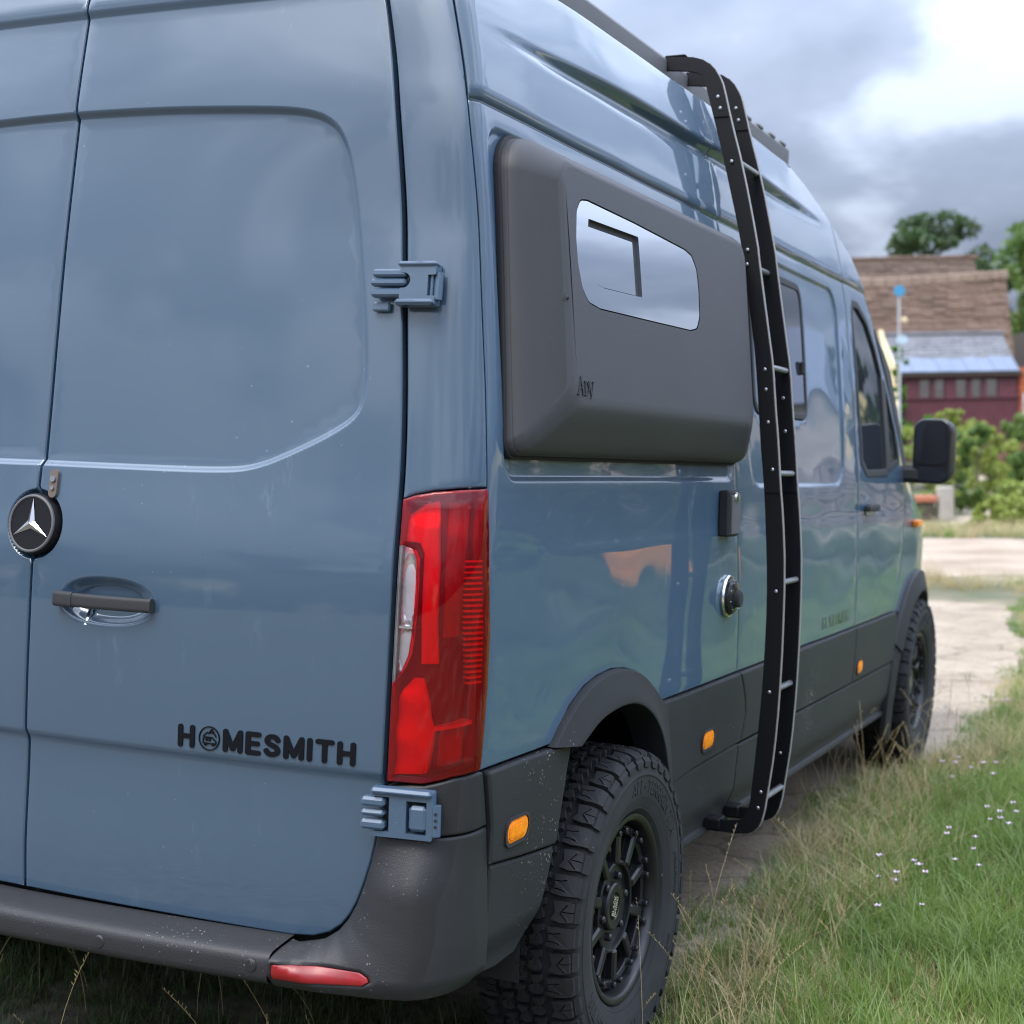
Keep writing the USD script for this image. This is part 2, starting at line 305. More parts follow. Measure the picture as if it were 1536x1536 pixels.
def sheet(poly, h=.03, lines=(), S=SV, disp=None, off=0., thick=.012, edge=.003, hb=None, mirror=False):
    """a panel of the skin: a polygon in (u, z), triangulated, displaced outward by off + disp(u, z), with rounded edges turned inward by thick"""
    if isinstance(poly, MultiPolygon): poly = max(poly.geoms, key=lambda g: g.area)
    hb = hb or min(h, .014)
    bd = poly.boundary
    def samp(g, step):
        out = []
        for l in getattr(g, 'geoms', [g]):
            if l.length < 1e-6: continue
            k = max(3, int(math.ceil(l.length / step))); out.append(np.array([l.interpolate(i / k, normalized=True).coords[0] for i in range(k + (0 if l.is_ring else 1))]))
        return out
    rings = []
    for r in [poly.exterior, *poly.interiors]:
        pts = []; c = np.array(r.coords)[:-1]
        for i in range(len(c)):
            a, b = c[i], c[(i + 1) % len(c)]; k = max(1, int(math.ceil(np.linalg.norm(b - a) / hb)))
            pts += [a + (b - a) * j / k for j in range(k)]
        rings.append(np.array(pts))
    P = [np.vstack(rings)]; nb = len(P[0])
    if edge > 0:
        for r in rings:
            t = np.roll(r, -1, 0) - np.roll(r, 1, 0); t /= np.maximum(np.linalg.norm(t, axis=1, keepdims=True), 1e-12); nn = np.stack([-t[:, 1], t[:, 0]], 1)
            if not Polygon(r).exterior.is_ccw: nn = -nn
            if r is not rings[0]: nn = -nn
            for d in (edge * .3, edge * .65, edge):
                q = r + nn * d; pq = shapely.points(q); ok = shapely.contains(poly, pq) & (shapely.distance(bd, pq) > d * .8); P.append(q[ok])
    for l in lines: 
        l = l.intersection(poly.buffer(-edge - .001)) if not l.is_empty else l
        if not l.is_empty: P += [a for g in getattr(l, 'geoms', [l]) if g.length > 0 for a in samp(g, .009)]
    F = np.vstack(P); x0, y0, x1, y1 = poly.bounds
    gx, gy = np.meshgrid(np.arange(x0, x1 + h, h), np.arange(y0, y1 + h, h * .87)); gx = gx + (np.arange(gx.shape[0])[:, None] % 2) * h / 2
    G = np.stack([gx.ravel(), gy.ravel()], 1)
    G = G[shapely.contains(poly.buffer(-edge - h * .25), shapely.points(G))] if len(G) else G
    if len(G): G = G[cKDTree(F).query(G)[0] > h * .42]
    A = np.vstack([F, G]) if len(G) else F
    tri = Delaunay(A).simplices; cen = A[tri].mean(1)
    tri = tri[shapely.contains(poly, shapely.points(cen))]
    ar = np.cross(A[tri[:, 1]] - A[tri[:, 0]], A[tri[:, 2]] - A[tri[:, 0]]); tri = tri[np.abs(ar) > 1e-10]; ar = ar[np.abs(ar) > 1e-10]
    tri[ar < 0] = tri[ar < 0][:, ::-1]
    def full(u, z):
        o = np.full(len(u), float(off))
        if disp is not None: o = o + disp(u, z)
        if edge > 0:
            pp = shapely.points(np.stack([u, z], 1)); d = np.where(shapely.contains(poly, pp), shapely.distance(bd, pp), 0.); q = np.clip(1 - d / edge, 0, 1); o = o - edge * (1 - np.sqrt(1 - q * q * .92))
        return S(u, z) + nrm(S, u, z) * o[:, None]
    u, z = A[:, 0], A[:, 1]; V = full(u, z); e = .0012 if edge <= 0 else min(.0012, edge * .3)
    N = np.cross(full(u + e, z) - full(u - e, z), full(u, z + e) - full(u, z - e)); N /= np.maximum(np.linalg.norm(N, axis=1, keepdims=True), 1e-12)
    vs, ns, fs, base = [V], [N], [tri], len(V)
    if thick > 0:
        n0 = nrm(S, u[:nb], z[:nb]); i0 = 0
        for r in rings:
            k = len(r); idx = np.arange(i0, i0 + k); i0 += k
            top, bot = V[idx], V[idx] - n0[idx] * thick
            t = np.roll(top, -1, 0) - np.roll(top, 1, 0); cw = Polygon(r).exterior.is_ccw
            sn = np.cross(t, n0[idx]) * (1 if (r is rings[0]) == cw else -1); sn /= np.maximum(np.linalg.norm(sn, axis=1, keepdims=True), 1e-12)
            j = np.arange(k); q = (j + 1) % k
            f = np.vstack([np.stack([j, j + k, q], 1), np.stack([q, j + k, q + k], 1)]) + base
            if (r is rings[0]) != cw: f = f[:, ::-1]
            vs += [top, bot]; ns += [sn, sn]; fs.append(f); base += 2 * k
    v, n, f = np.vstack(vs), np.vstack(ns), np.vstack(fs)
    if mirror: v = v * [-1, 1, 1]; n = n * [-1, 1, 1]; f = f[:, ::-1]
    return v, f, n
def ringsof(poly, ds):
    """the outlines of a polygon grown or shrunk by each distance, for triangulating a crease"""
    out = []
    for d in ds:
        q = poly.buffer(d)
        for g in getattr(q, 'geoms', [q]):
            if not g.is_empty: out.append(LineString(g.exterior.coords))
    return out
def sdist(poly, u, z):
    """distance inside (positive) or outside (negative) a polygon"""
    p = shapely.points(np.stack([u, z], 1)); d = shapely.distance(poly.exterior, p); return np.where(shapely.contains(poly, p), d, -d)
def smoothline(pts, it=2):
    p = np.array(pts, float)
    for _ in range(it):
        q = [p[0]]
        for a, b in zip(p[:-1], p[1:]): q += [a * .75 + b * .25, a * .25 + b * .75]
        q.append(p[-1]); p = np.array(q)
    return p

# ================================================================== the van (in its own frame: x to its right, y forward, z up)
_M = np.eye(4); _M[:3, :3] = VAN_R.T; _M[3, :3] = VAN_PIVOT - VAN_R @ VAN_PIVOT
VAN = xf('/World', 'camper_van', matrix=_M, label='blue grey high-roof camper van with rear doors, side ladder and chunky black tyres', cat='van')

# ---- rear doors
recess = Polygon([tuple(p) for p in smoothline([(-.2, 2.143), (.003, 2.143), (.24, 2.140), (.481, 2.129), (.632, 2.118), (.700, 2.091), (.730, 2.047), (.745, 1.981), (.763, 1.797), (.774, 1.642), (.772, 1.559),
                  (.756, 1.503), (.695, 1.463), (.598, 1.418), (.533, 1.393), (.466, 1.383), (.242, 1.382), (-.2, 1.384), (-.2, 2.143)], 2)])
def squircle(cx, cz, a, b, u, z):
    return 1 - np.sqrt((np.abs(u - cx) / a) ** 2.3 + (np.abs(z - cz) / b) ** 2.3 + 1e-9)
def low_crease(u, z):
    step = sm(.832, .806, z) * (1 - .75 * sm(.80, .55, z))
    return -.012 * step
def top_crease(u, z):
    return -.011 * sm(2.364, 2.345, z) * (1 - .9 * sm(2.345, 2.15, z))
def door_disp(handle):
    def f(u, z):
        d = -.013 * sm(0.001, .016, sdist(recess, u, z)) + low_crease(u, z) + top_crease(u, z)
        if handle:
            q = squircle(.201, 1.114, .123, .0505, u, z); d = d - .024 * sm(.0, .42, q)
        d = d - .016 * sm(.075, .067, np.hypot(u, z - 1.262))
        return d
    return f
door_outline = Polygon([(.0035, .4935), (.45, .491), (.67, .490), (.717, .4945), (.752, .507), (.776, .525), (.793, .548), (.806, .576), (.818, .615), (.828, .66), (.836, .72), (.8415, .80), (.8425, .95), (.8425, 2.45), (.0035, 2.47)])
door_lines = ringsof(recess, [0, -.004, -.008, -.012, -.016, .002]) + [LineString([(0, zz), (.85, zz)]) for zz in (.832, .826, .819, .812, .806, 2.362, 2.356, 2.35, 2.345)]
cup = [LineString([(.201 + .123 * s * math.copysign(abs(math.cos(t)) ** .87, math.cos(t)), 1.114 + .0505 * s * math.copysign(abs(math.sin(t)) ** .87, math.sin(t))) for t in np.linspace(0, 2 * np.pi, 80)]) for s in (1.12, 1.05, 1.0, .965, .93, .86, .78, .68, .57)]
ring_l = [LineString([(r * math.cos(t), 1.262 + r * math.sin(t)) for t in np.linspace(-1.57, 1.57, 60)]) for r in (.076, .073, .070, .067)]
DOOR = xf(VAN, 'rear_door', label='right rear door with handle, lettering and sunken upper panel')
obj(DOOR, 'door_panel', sheet(door_outline, .026, door_lines + cup + ring_l, disp=door_disp(True), thick=.02, edge=.004, hb=.010), 'paint')
DOOR2 = xf(VAN, 'rear_door', label='left rear door')
obj(DOOR2, 'door_panel', sheet(door_outline, .03, door_lines + ring_l, disp=door_disp(False), thick=.02, edge=.004, mirror=True), 'paint')
# handle
hb_ = []
for i, uu in enumerate(np.linspace(.079, .322, 15)):
    o, r, n, up = frame(uu, 1.112 + .0 * uu); hb_.append(o + n * (.009 + .010 * math.sin(math.pi * i / 14)))
hb_ = np.array(hb_)
def strap(path, nvec, up, hgt, thk):
    """a flat bar with rounded section along a path"""
    k = len(path); sec = np.array(rrect(-hgt / 2, -thk / 2, hgt / 2, thk / 2, thk * .42, 4).exterior.coords)[:-1]; m = len(sec)
    v = np.vstack([p + sec[:, :1] * up + sec[:, 1:] * nvec for p in path]); f = []
    for i in range(k - 1):
        for j in range(m):
            a, b = i * m + j, i * m + (j + 1) % m; f += [[a, b, b + m], [a, b + m, a + m]]
    v = np.vstack([v, path[:1], path[-1:]])
    for j in range(m): f += [[len(v) - 2, (j + 1) % m, j], [len(v) - 1, (k - 1) * m + j, (k - 1) * m + (j + 1) % m]]
    t = trimesh.Trimesh(v, f, process=False); t.fix_normals(); return t
o, r, n, up = frame(.2, 1.114)
obj(DOOR, 'door_handle', [strap(hb_[3:], n, up, .029, .017)], 'seal')
obj(DOOR, 'handle_cap', strap(hb_[:4] + n * .0008, n, up, .032, .018), 'seal')
o, r, n, up = frame(.15, 1.09)
obj(DOOR, 'handle_lever', [tube([o - n * .022 + up * .010, o - n * .012 - up * .012, o - n * .004 - up * .030], .005, 8)], 'chrome')
o, r, n, up = frame(.0435, 1.348)
lk = axes(extrude(rrect(-.0105, -.030, .0105, .030, .0104), .006), r, up, n, o - n * .001)
obj(DOOR, 'lock_plate', lk, 'brown'); obj(DOOR, 'lock_barrel', [axes(trimesh.creation.cylinder(.0065, .006, sections=20), r, up, n, o + n * .006 + up * .009), axes(trimesh.creation.cylinder(.0045, .005, sections=16), r, up, n, o + n * .006 - up * .010)], 'rung')
# lettering on the door: strokes with round ends
def strokes(segs, w): return unary_union([LineString(s).buffer(w / 2, 8) for s in segs])
GLYPH = {'H': ([[(0, 0), (0, 1)], [(.66, 0), (.66, 1)], [(0, .5), (.66, .5)]], .66), 'M': ([[(0, 0), (0, 1), (.40, .08), (.80, 1), (.80, 0)]], .80),
         'E': ([[(.56, 0), (0, 0), (0, 1), (.56, 1)], [(0, .5), (.5, .5)]], .56), 'I': ([[(0, 0), (0, 1)]], 0.), 'T': ([[(0, 1), (.7, 1)], [(.35, 0), (.35, 1)]], .70),
         'S': ([[(.60, .80), (.52, .93), (.31, 1.0), (.10, .93), (.02, .76), (.10, .60), (.33, .51), (.54, .41), (.63, .24), (.53, .07), (.30, 0), (.08, .07), (0, .20)]], .62)}
def word(text, h, w):
    """lettering as one polygon per letter, x from 0"""
    x = w / 2; out = []
    for ch in text:
        if ch == 'O':
            r = h * .52; out.append(('emblem', x + r - w / 2, r)); x += 2 * r + w * .35; continue
        s, gw = GLYPH[ch]; s = [[tuple(p) for p in (smoothline(q, 2) if ch == 'S' else q)] for q in s]
        out.append(('letter', strokes([[(x + px * (h - w), w / 2 + py * (h - w)) for px, py in q] for q in s], w))); x += gw * (h - w) + w * 1.55
    return out, x - w
def wordmark(parent, text, h, w, u0, z0, width, slope, matn, off, S=SV, sheet_h=.02):
    items, wd = word(text, h, w); k = width / wd
    for it in items:
        if it[0] == 'letter':
            g = affinity.affine_transform(it[1], [k, 0, slope, 1, u0, z0])
            obj(parent, 'letter', sheet(g, sheet_h, off=off, thick=.003, edge=0, hb=.006, disp=low_crease if parent == DOOR else None), matn)
        else:
            cx, r = u0 + it[1] * k, it[2] * .97; cz = z0 + h * .5
            L = lambda *q: [(cx + a * r, cz + b * r) for a, b in q]
            th = [[(math.cos(t), math.sin(t)) for t in np.linspace(0, 2 * np.pi, 40)]]
            van = [[(-.60, -.42), (-.60, -.02), (-.42, .10), (.28, .10), (.50, -.10), (.66, -.20), (.66, -.46), (-.60, -.42)], [(-.30, -.02), (.10, -.02), (.10, -.18), (-.30, -.18), (-.30, -.02)]]
            whl = [[(sx + .11 * math.cos(t), -.50 + .11 * math.sin(t)) for t in np.linspace(0, 6.28, 12)] for sx in (-.36, .40)]
            mtn = [[(-.62, .14), (-.22, .52), (-.08, .40), (.22, .80), (.68, .16)], [(.02, .54), (.14, .46), (.24, .56), (.36, .46)]]
            g = unary_union([LineString(L(*q)).buffer(.0011) for q in th + van + whl + mtn])
            for gg in getattr(g, 'geoms', [g]): obj(parent, 'round_emblem', sheet(gg, sheet_h, off=off, thick=.002, edge=0, hb=.004, disp=low_crease if parent == DOOR else None), matn)
wordmark(DOOR, 'HOMESMITH', .046, .0098, .391, .836, .396, -.0, 'letter', .0012)

# ---- round star badge in the middle of the doors
o, r, n, up = frame(0, 1.262); r = np.array([1., 0, 0]); up = np.cross(n, r)
B = xf(VAN, 'star_badge')
prof = [(.0, .012), (.052, .012), (.0555, .013), (.060, .012), (.0645, .006), (.066, -.006), (.066, -.02)]
disc = revolve(prof, 72); obj(B, 'badge_disc', axes(disc, n, r, up, o - n * .004), 'black')
ring = revolve([(.0545, .011), (.0555, .0140), (.0580, .0148), (.0605, .0138), (.0615, .0105)], 72); obj(B, 'badge_ring', axes(ring, n, r, up, o - n * .004), 'greymetal')
sv, sf = [], []
for k in range(3):
    a = math.radians(90 + 120 * k); e = np.array([math.cos(a), math.sin(a)]); b1 = np.array([math.cos(a + math.pi / 3), math.sin(a + math.pi / 3)]) * .0105; b2 = np.array([math.cos(a - math.pi / 3), math.sin(a - math.pi / 3)]) * .0105
    i = len(sv); sv += [(*(e * .0535), .001), (*b1, .001), (*b2, .001), (0, 0, .0065)]
    sf += [[i, i + 1, i + 3], [i, i + 3, i + 2]]
star = trimesh.Trimesh(sv, sf, process=False)
obj(B, 'star', axes(star, r, up, n, o + n * .008), 'steel', smooth=False)

# ---- dark inner shell behind the gaps
W1 = (.892, .379); W2 = (4.543, .430 + .0)                 # wheel centres (y, z)
well1 = sidepoly(Point(W1).buffer(.47, 24).intersection(sbox(-1, -.2, 9, 2))); well2 = sidepoly(Point(W2).buffer(.50, 24).intersection(sbox(-1, -.2, 9, 2)))
inner = sbox(-.0, .42, UC1 + 3.9, 2.44).difference(well1).difference(well2).difference(sbox(.83, .75, 1.12, 1.40)).intersection(sbox(-1, 0, UC1 + 1.4, 3).union(sidepoly(Polygon([(2.3, .42), (2.3, 2.40), (2.85, 2.38), (3.1, 2.28), (3.5, 2.09), (3.65, 1.97), (4.0, 1.80), (4.15, 1.60), (4.25, 1.43), (4.6, 1.2), (5.0, 1.0), (5.0, .42)]))))
SH = xf(VAN, 'inner_shell')
for mir in (False, True): obj(SH, 'shell_side', sheet(inner, .10, off=-.042, thick=0, edge=0, mirror=mir), 'dark')
obj(SH, 'lamp_box', sheet(sbox(.82, .74, 1.13, 1.41), .05, off=-.075, thick=0, edge=0), 'dark')
obj(SH, 'floor', [cbox((0, 2.9, .52), (1.70, 5.0, .06)), cbox((0, 2.7, .45), (1.0, 4.6, .16)), cbox((0, .35, .47), (1.6, .5, .05))], 'dark')
for (wy, wz_) in (W1, W2):
    arc = revolve([(.47, -.20), (.47, .0)], 40, 0, math.pi)
    for sx in (1, -1):
        a_ = [np.array([sx * .965 - sx * .33, wy + .475 * math.cos(t), wz_ + .475 * math.sin(t)]) for t in np.linspace(-.1, math.pi + .1, 30)]
        b_ = [p + np.array([sx * .33, 0, 0]) for p in a_]
        v = np.vstack([a_, b_]); f = []
        for i in range(29): f += [[i, i + 1, i + 31], [i, i + 31, i + 30]]
        c0 = len(v); v = np.vstack([v, [[sx * .635, wy, wz_]]]); f += [[c0, i + 1, i] for i in range(29)]
        obj(SH, 'wheel_well', trimesh.Trimesh(v, f, process=False), 'dark', smooth=False)

# ---- corner pillar and side panels
USEAM = [(1.0585, 1.378), (1.0482, 1.47), (1.0375, 1.70), (1.0328, 1.98), (1.0260, 2.13), (1.0170, 2.23), (1.0131, 2.32), (1.011, 2.50)]   # the seam between corner and side
pill = Polygon([(.8525, 1.3515), (.877, 1.3610), (.9144, 1.3688), (.9744, 1.3742), (1.0585, 1.378)] + [tuple(p) for p in smoothline(USEAM, 1)[1:]] + [(.8525, 2.50)])
obj(VAN, 'corner_pillar', sheet(pill.buffer(-.0008), .016, thick=.02, edge=.004), 'paint')
def wavy(u, z):
    return .0016 * np.sin(5.1 * u + 2.2 * z + .5) * np.sin(7.3 * z + 1.3 * u) + .0010 * np.sin(11.7 * u - 6.1 * z) * np.sin(12.1 * z + 3.0 + 2 * u) + .0005 * np.sin(7.0 * u + 1.0) * np.sin(31.0 * z + 3.0 * u)
WINREC = sidepoly(rrect(.187, 1.384, 1.700, 2.085, .055)); WINREC2 = sidepoly(rrect(1.86, 1.366, 3.045, 2.082, .10))
def side_disp(u, z):
    y = u - .94
    d = wavy(u, z) * sm(.15, .5, y)
    d = d - .009 * sm(0, .018, np.maximum(sdist(WINREC, u, z), sdist(WINREC2, u, z)))
    d = d - .0016 * sm(1.236, 1.266, z) * sm(.35, .6, y) * (1 - sm(1.266, 1.37, z))
    d = d + .006 * sm(2.118, 2.124, z) - .004 * np.exp(-((z - 2.121) / .004) ** 2)
    ramp = sm(.12, 1.1, y) * sm(3.15, 2.0, y)
    zc = 2.288 + .028 * sm(0, 1.6, y)
    d = d + ramp * .020 * sm(zc - .014, zc + .010, z) * (1 - .0 * z) - .010 * ramp * np.exp(-((z - (zc - .016)) / .010) ** 2)
    return d
side_lines = ringsof(WINREC, [0, -.005, -.010, -.014, -.018]) + ringsof(WINREC2, [0, -.005, -.010, -.014, -.018]) + [LineString([(1.0, zz), (6, zz)]) for zz in (1.240, 1.247, 1.255, 1.262, 2.112, 2.116, 2.1185, 2.121, 2.1235, 2.126)] \
    + [LineString([(float(U(y, 2.3)), 2.288 + .028 * float(sm(0, 1.6, y)) + dz) for y in np.linspace(.12, 4.5, 80)]) for dz in (-.03, -.022, -.016, -.010, -.004, .002, .008, .014)]
TOPZ = 2.452
s1 = [(1.792, .838), (1.767, 1.051), (1.735, 1.24), (1.718, 1.382), (1.675, 1.75), (1.658, 2.12), (1.655, 2.30), (1.66, TOPZ)]
s2 = [(3.300, .838), (3.290, 1.05), (3.277, 1.296), (3.245, 1.50), (3.229, 1.694), (3.165, 2.10), (3.12, 2.32), (3.10, TOPZ)]
arch1 = [(.46, .836), (.552, .905), (.63, .938), (.702, .952), (.79, .958), (.872, .951), (.945, .935), (1.015, .907), (1.111, .851), (1.15, .838)]
g = .0022
def sline(pts, step=.03):
    """a line given in (y, z) on the side as skin coordinates"""
    c = np.array(shapely.segmentize(LineString(pts), step).coords); return [(float(a), float(b)) for a, b in zip(U(c[:, 0], c[:, 1]), c[:, 1])]
tl_edge = [(1.0905, .8375), (1.0998, .9237), (1.1035, 1.0074), (1.1020, 1.102), (1.0850, 1.2271), (1.0755, 1.293), (1.0620, 1.372)]
quarter = Polygon(tl_edge + [(u + .0028, z) for u, z in smoothline(USEAM, 1)[:-2]] + [(1.0150, TOPZ)] + sline([(.20, TOPZ)] + [(y - g, z) for y, z in s1[::-1]] + arch1[::-1])).buffer(0)
obj(VAN, 'quarter_panel', sheet(quarter, .028, side_lines, disp=side_disp, thick=.016, edge=.003), 'paint')
APIL = [(2.65, TOPZ), (2.85, 2.425), (3.0, 2.378), (3.157, 2.317), (3.38, 2.24), (3.569, 2.129), (3.721, 2.0), (3.93, 1.92), (4.07, 1.847), (4.21, 1.626), (4.33, 1.43), (4.62, 1.25), (5.15, 1.12), (5.42, .95), (5.45, .838)]
s2 = s2[:-2] + [(3.125, 2.328)]
slide = Polygon([(y + g, z) for y, z in s1] + [(2.65, TOPZ), (2.85, 2.425), (3.0, 2.378)] + [(y - g, z) for y, z in s2[::-1]])
fdoor = Polygon([(y + g, z) for y, z in s2] + [(3.157, 2.316), (3.38, 2.239), (3.566, 2.129), (3.700, 2.012), (3.78, 1.94), (3.93, 1.82), (4.09, 1.62), (4.19, 1.45), (4.19, 1.25), (4.10, .95), (4.02, .838)])
dwin = Polygon([(3.275, 2.02), (3.30, 1.70), (3.33, 1.46), (3.42, 1.415), (3.80, 1.42), (3.80, 1.82), (3.70, 1.915), (3.56, 2.01), (3.40, 2.06), (3.31, 2.06)]).buffer(.02).buffer(-.02)
qwin = Polygon([(3.86, 1.44), (4.06, 1.47), (4.02, 1.60), (3.91, 1.74), (3.86, 1.79)]).buffer(.012).buffer(-.012)
win1 = rrect(1.93, 1.592, 2.556, 2.036, .055)
SD = xf(VAN, 'sliding_door')
obj(SD, 'door_panel', sheet(sidepoly(slide.difference(win1.buffer(.004))), .04, side_lines, disp=side_disp, thick=.016, edge=.003), 'paint')
obj(SD, 'window_frame', sheet(sidepoly(win1.buffer(.003).difference(win1.buffer(-.020))), .03, disp=None, off=-.004, thick=.012, edge=.004), 'seal')
obj(SD, 'window_pane', sheet(sidepoly(win1.buffer(-.012)), .05, off=-.0075, thick=.003, edge=0), 'glass')
obj(SD, 'window_latch', [cbox(spt(2.50, 1.76, .0), (.014, .022, .045), .004)], 'seal')
FD = xf(VAN, 'front_door')
obj(FD, 'door_panel', sheet(sidepoly(fdoor.difference(dwin).difference(qwin)), .04, side_lines, disp=side_disp, thick=.016, edge=.003), 'paint')
obj(FD, 'window_frame', sheet(sidepoly(dwin.buffer(.012).union(qwin.buffer(.012)).union(sbox(3.80, 1.43, 3.87, 1.80)).difference(dwin.buffer(-.016)).difference(qwin.buffer(-.012))), .03, off=.003, thick=.02, edge=.003), 'seal')
for wq in (dwin, qwin): obj(FD, 'window_pane', sheet(sidepoly(wq.buffer(-.004)), .05, off=-.006, thick=.003, edge=0), 'glass')
o, r, n, up = frame(float(U(3.46, 1.285)), 1.285)
obj(FD, 'door_handle', axes(cbox((0, 0, 0), (.20, .026, .022), .007), r, up, n, o + n * .016), 'seal')
obj(FD, 'handle_cup', sheet(sidepoly(rrect(3.40, 1.25, 3.55, 1.325, .035)), .03, off=.0012, thick=.004, edge=.001), 'paint')
arch2c = Point(4.543, .44).buffer(.545, 32)
wing = Polygon([(4.02 + g, .838), (4.10 + g, .95), (4.19 + g, 1.25), (4.19 + g, 1.45), (4.33, 1.43), (4.62, 1.25), (5.15, 1.12), (5.42, .95), (5.45, .70)]).difference(arch2c)
wing = max(getattr(wing, 'geoms', [wing]), key=lambda q: q.area)
obj(VAN, 'front_wing', sheet(sidepoly(wing), .04, disp=lambda u, z: wavy(u, z) * .5, thick=.016, edge=.003), 'paint')
apil = Polygon([(3.721, 2.0), (3.93, 1.92), (4.07, 1.847), (4.21, 1.626), (4.33, 1.43), (4.195, 1.445), (4.095, 1.62), (3.935, 1.82), (3.785, 1.94), (3.705, 2.012)])
obj(VAN, 'windscreen_pillar', sheet(sidepoly(apil), .03, off=.002, thick=.016, edge=.003), 'seal')
# the left side, plain and mirrored, the roof, windscreen and bonnet
left = sidepoly(Polygon([(.13, .84), (.13, TOPZ)] + APIL).difference(Point(W1).buffer(.54, 24)).difference(arch2c))
left = max(getattr(left, 'geoms', [left]), key=lambda q: q.area)
obj(VAN, 'left_side_panel', sheet(left, .06, side_lines, disp=side_disp, thick=.016, edge=.003, mirror=True), 'paint')
obj(VAN, 'left_corner_panel', sheet(Polygon([(.8525, .80), (1.09, .84)] + USEAM + [(.8525, 2.50)]), .03, thick=.02, edge=.004, mirror=True), 'paint')
ROOFP = PchipInterpolator([0, .30, .60, .75, .85, .95, 1.0], [2.548, 2.540, 2.518, 2.497, 2.479, 2.462, 2.452])
def rooffun(a, y):
    """a from -1 to 1 across, y along: meets the side panel's top edge"""
    a, y = np.asarray(a, float), np.asarray(y, float)
    wt = W_(TOPZ) - y_taper(y, TOPZ) + .018 * sm(.12, 1.1, y); drop = 0. * y
    rear = .10 * sm(.45, .13, y)
    return np.stack([a * wt, y, ROOFP(np.abs(a)) - drop - rear * (1 - np.abs(a) ** 2)], -1)
aa, yy = np.meshgrid(np.concatenate([np.linspace(-1, -.7, 12), np.linspace(-.65, .65, 14), np.linspace(.7, 1, 12)]), np.linspace(.128, 2.66, 50), indexing='ij')
V = rooffun(aa, yy); na, ny = aa.shape; idx = np.arange(na * ny).reshape(na, ny)
F = np.concatenate([np.stack([idx[:-1, :-1], idx[1:, :-1], idx[1:, 1:]], -1).reshape(-1, 3), np.stack([idx[:-1, :-1], idx[1:, 1:], idx[:-1, 1:]], -1).reshape(-1, 3)])
obj(VAN, 'roof', trimesh.Trimesh(V.reshape(-1, 3), F, process=False), 'paint', smooth=True)
def bridge(line, bulge, n=14, rise=None):
    """a surface from the right-hand edge to its mirror image, bulging forward"""
    L = np.array([spt(y, z, 0) for y, z in line]); rows = []
    for t in np.linspace(-1, 1, n): q = L.copy(); q[:, 0] *= t; q[:, 1] += bulge * (1 - t * t); q[:, 2] += (np.asarray(rise) if rise is not None else 0.) * (ROOFP(abs(t)) - ROOFP(1.)) / .12; rows.append(q)
    v = np.vstack(rows); k = len(L); f = []
    for i in range(n - 1):
        for j in range(k - 1): a = i * k + j; f += [[a, a + k, a + k + 1], [a, a + k + 1, a + 1]]
    m = trimesh.Trimesh(v, f, process=False); m.fix_normals(); return m
obj(VAN, 'roof_front', bridge(APIL[:6], .0, 20, [.12, .12, .11, .10, .07, .03]), 'paint', smooth=True)
obj(VAN, 'windscreen', bridge(APIL[5:11], .0, 14, [.03, .02, 0, 0, 0, 0]), 'glass', smooth=True)
obj(VAN, 'bonnet', bridge(APIL[10:], .22), 'paint', smooth=True)
obj(VAN, 'front_bumper', bridge([(5.45, .845), (5.46, .6), (5.40, .40)], .24), 'clad', smooth=True)

# ---- cladding along the side
CL = xf(VAN, 'side_cladding')
def cl_disp(u, z): return .010 - .020 * sm(.50, .42, z) + .0
UPZ, RIB, SILL = .8345, .622, .405
def clad(name, pts, off=.004, h=.03, mat_='clad'):
    return obj(CL, name, sheet(sidepoly(Polygon(pts).buffer(0)), h, off=off, disp=cl_disp, thick=.03, edge=.007), mat_)
clad('cladding_panel', [(.176, .6455), (.172, .72), (.140, .8325), (.30, .832), (.452, .829), (.545, .826), (.527, .76), (.502, .6155), (.35, .6275)])
clad('cladding_panel', [(.186, .6405), (.350, .6225), (.500, .6105), (.485, .55), (.46, .49), (.425, .43), (.39, .405), (.30, .40), (.188, .41)], off=.000)
y_s = lambda z: 1.792 + .09 * (1 - abs((z - .73) / .105) ** 1.0) * 0 + np.interp(z, [.62, .70, .76, .836], [.045, .078, .06, .0])
seamF = [(float(y_s(z)), z) for z in np.linspace(.626, UPZ, 6)]
clad('cladding_panel', [(1.10, .853), (1.14, .8365), (1.24, .834)] + [(y - .002, z) for y, z in seamF[::-1]] + [(1.43, .620), (1.305, .612), (1.188, .600), (1.18, .66), (1.13, .78)])
clad('cladding_panel', [(1.190, .597), (1.305, .609), (1.43, .617), (1.835, .6215), (1.835, SILL), (1.30, SILL), (1.262, .45), (1.235, .52)], off=.000)
clad('cladding_panel', [(y + .002, z) for y, z in seamF] + [(3.29, UPZ), (3.29, RIB + .002)], h=.04)
clad('cladding_panel', [(3.294, UPZ), (4.05, UPZ), (4.08, .74), (4.085, RIB + .002), (3.294, RIB + .002)], h=.04)
clad('cladding_panel', [(1.839, .6175), (4.085, .6175), (4.10, .50), (4.13, SILL), (1.839, SILL)], off=.000, h=.05)
clad('front_cladding', [(5.02, .70), (5.45, .83), (5.45, .42), (5.10, .42)], h=.05)
# sill rib
obj(CL, 'sill_trim', tube([spt(y, SILL - .004, -.014) for y in np.linspace(1.32, 4.1, 12)], .016, 10), 'clad')
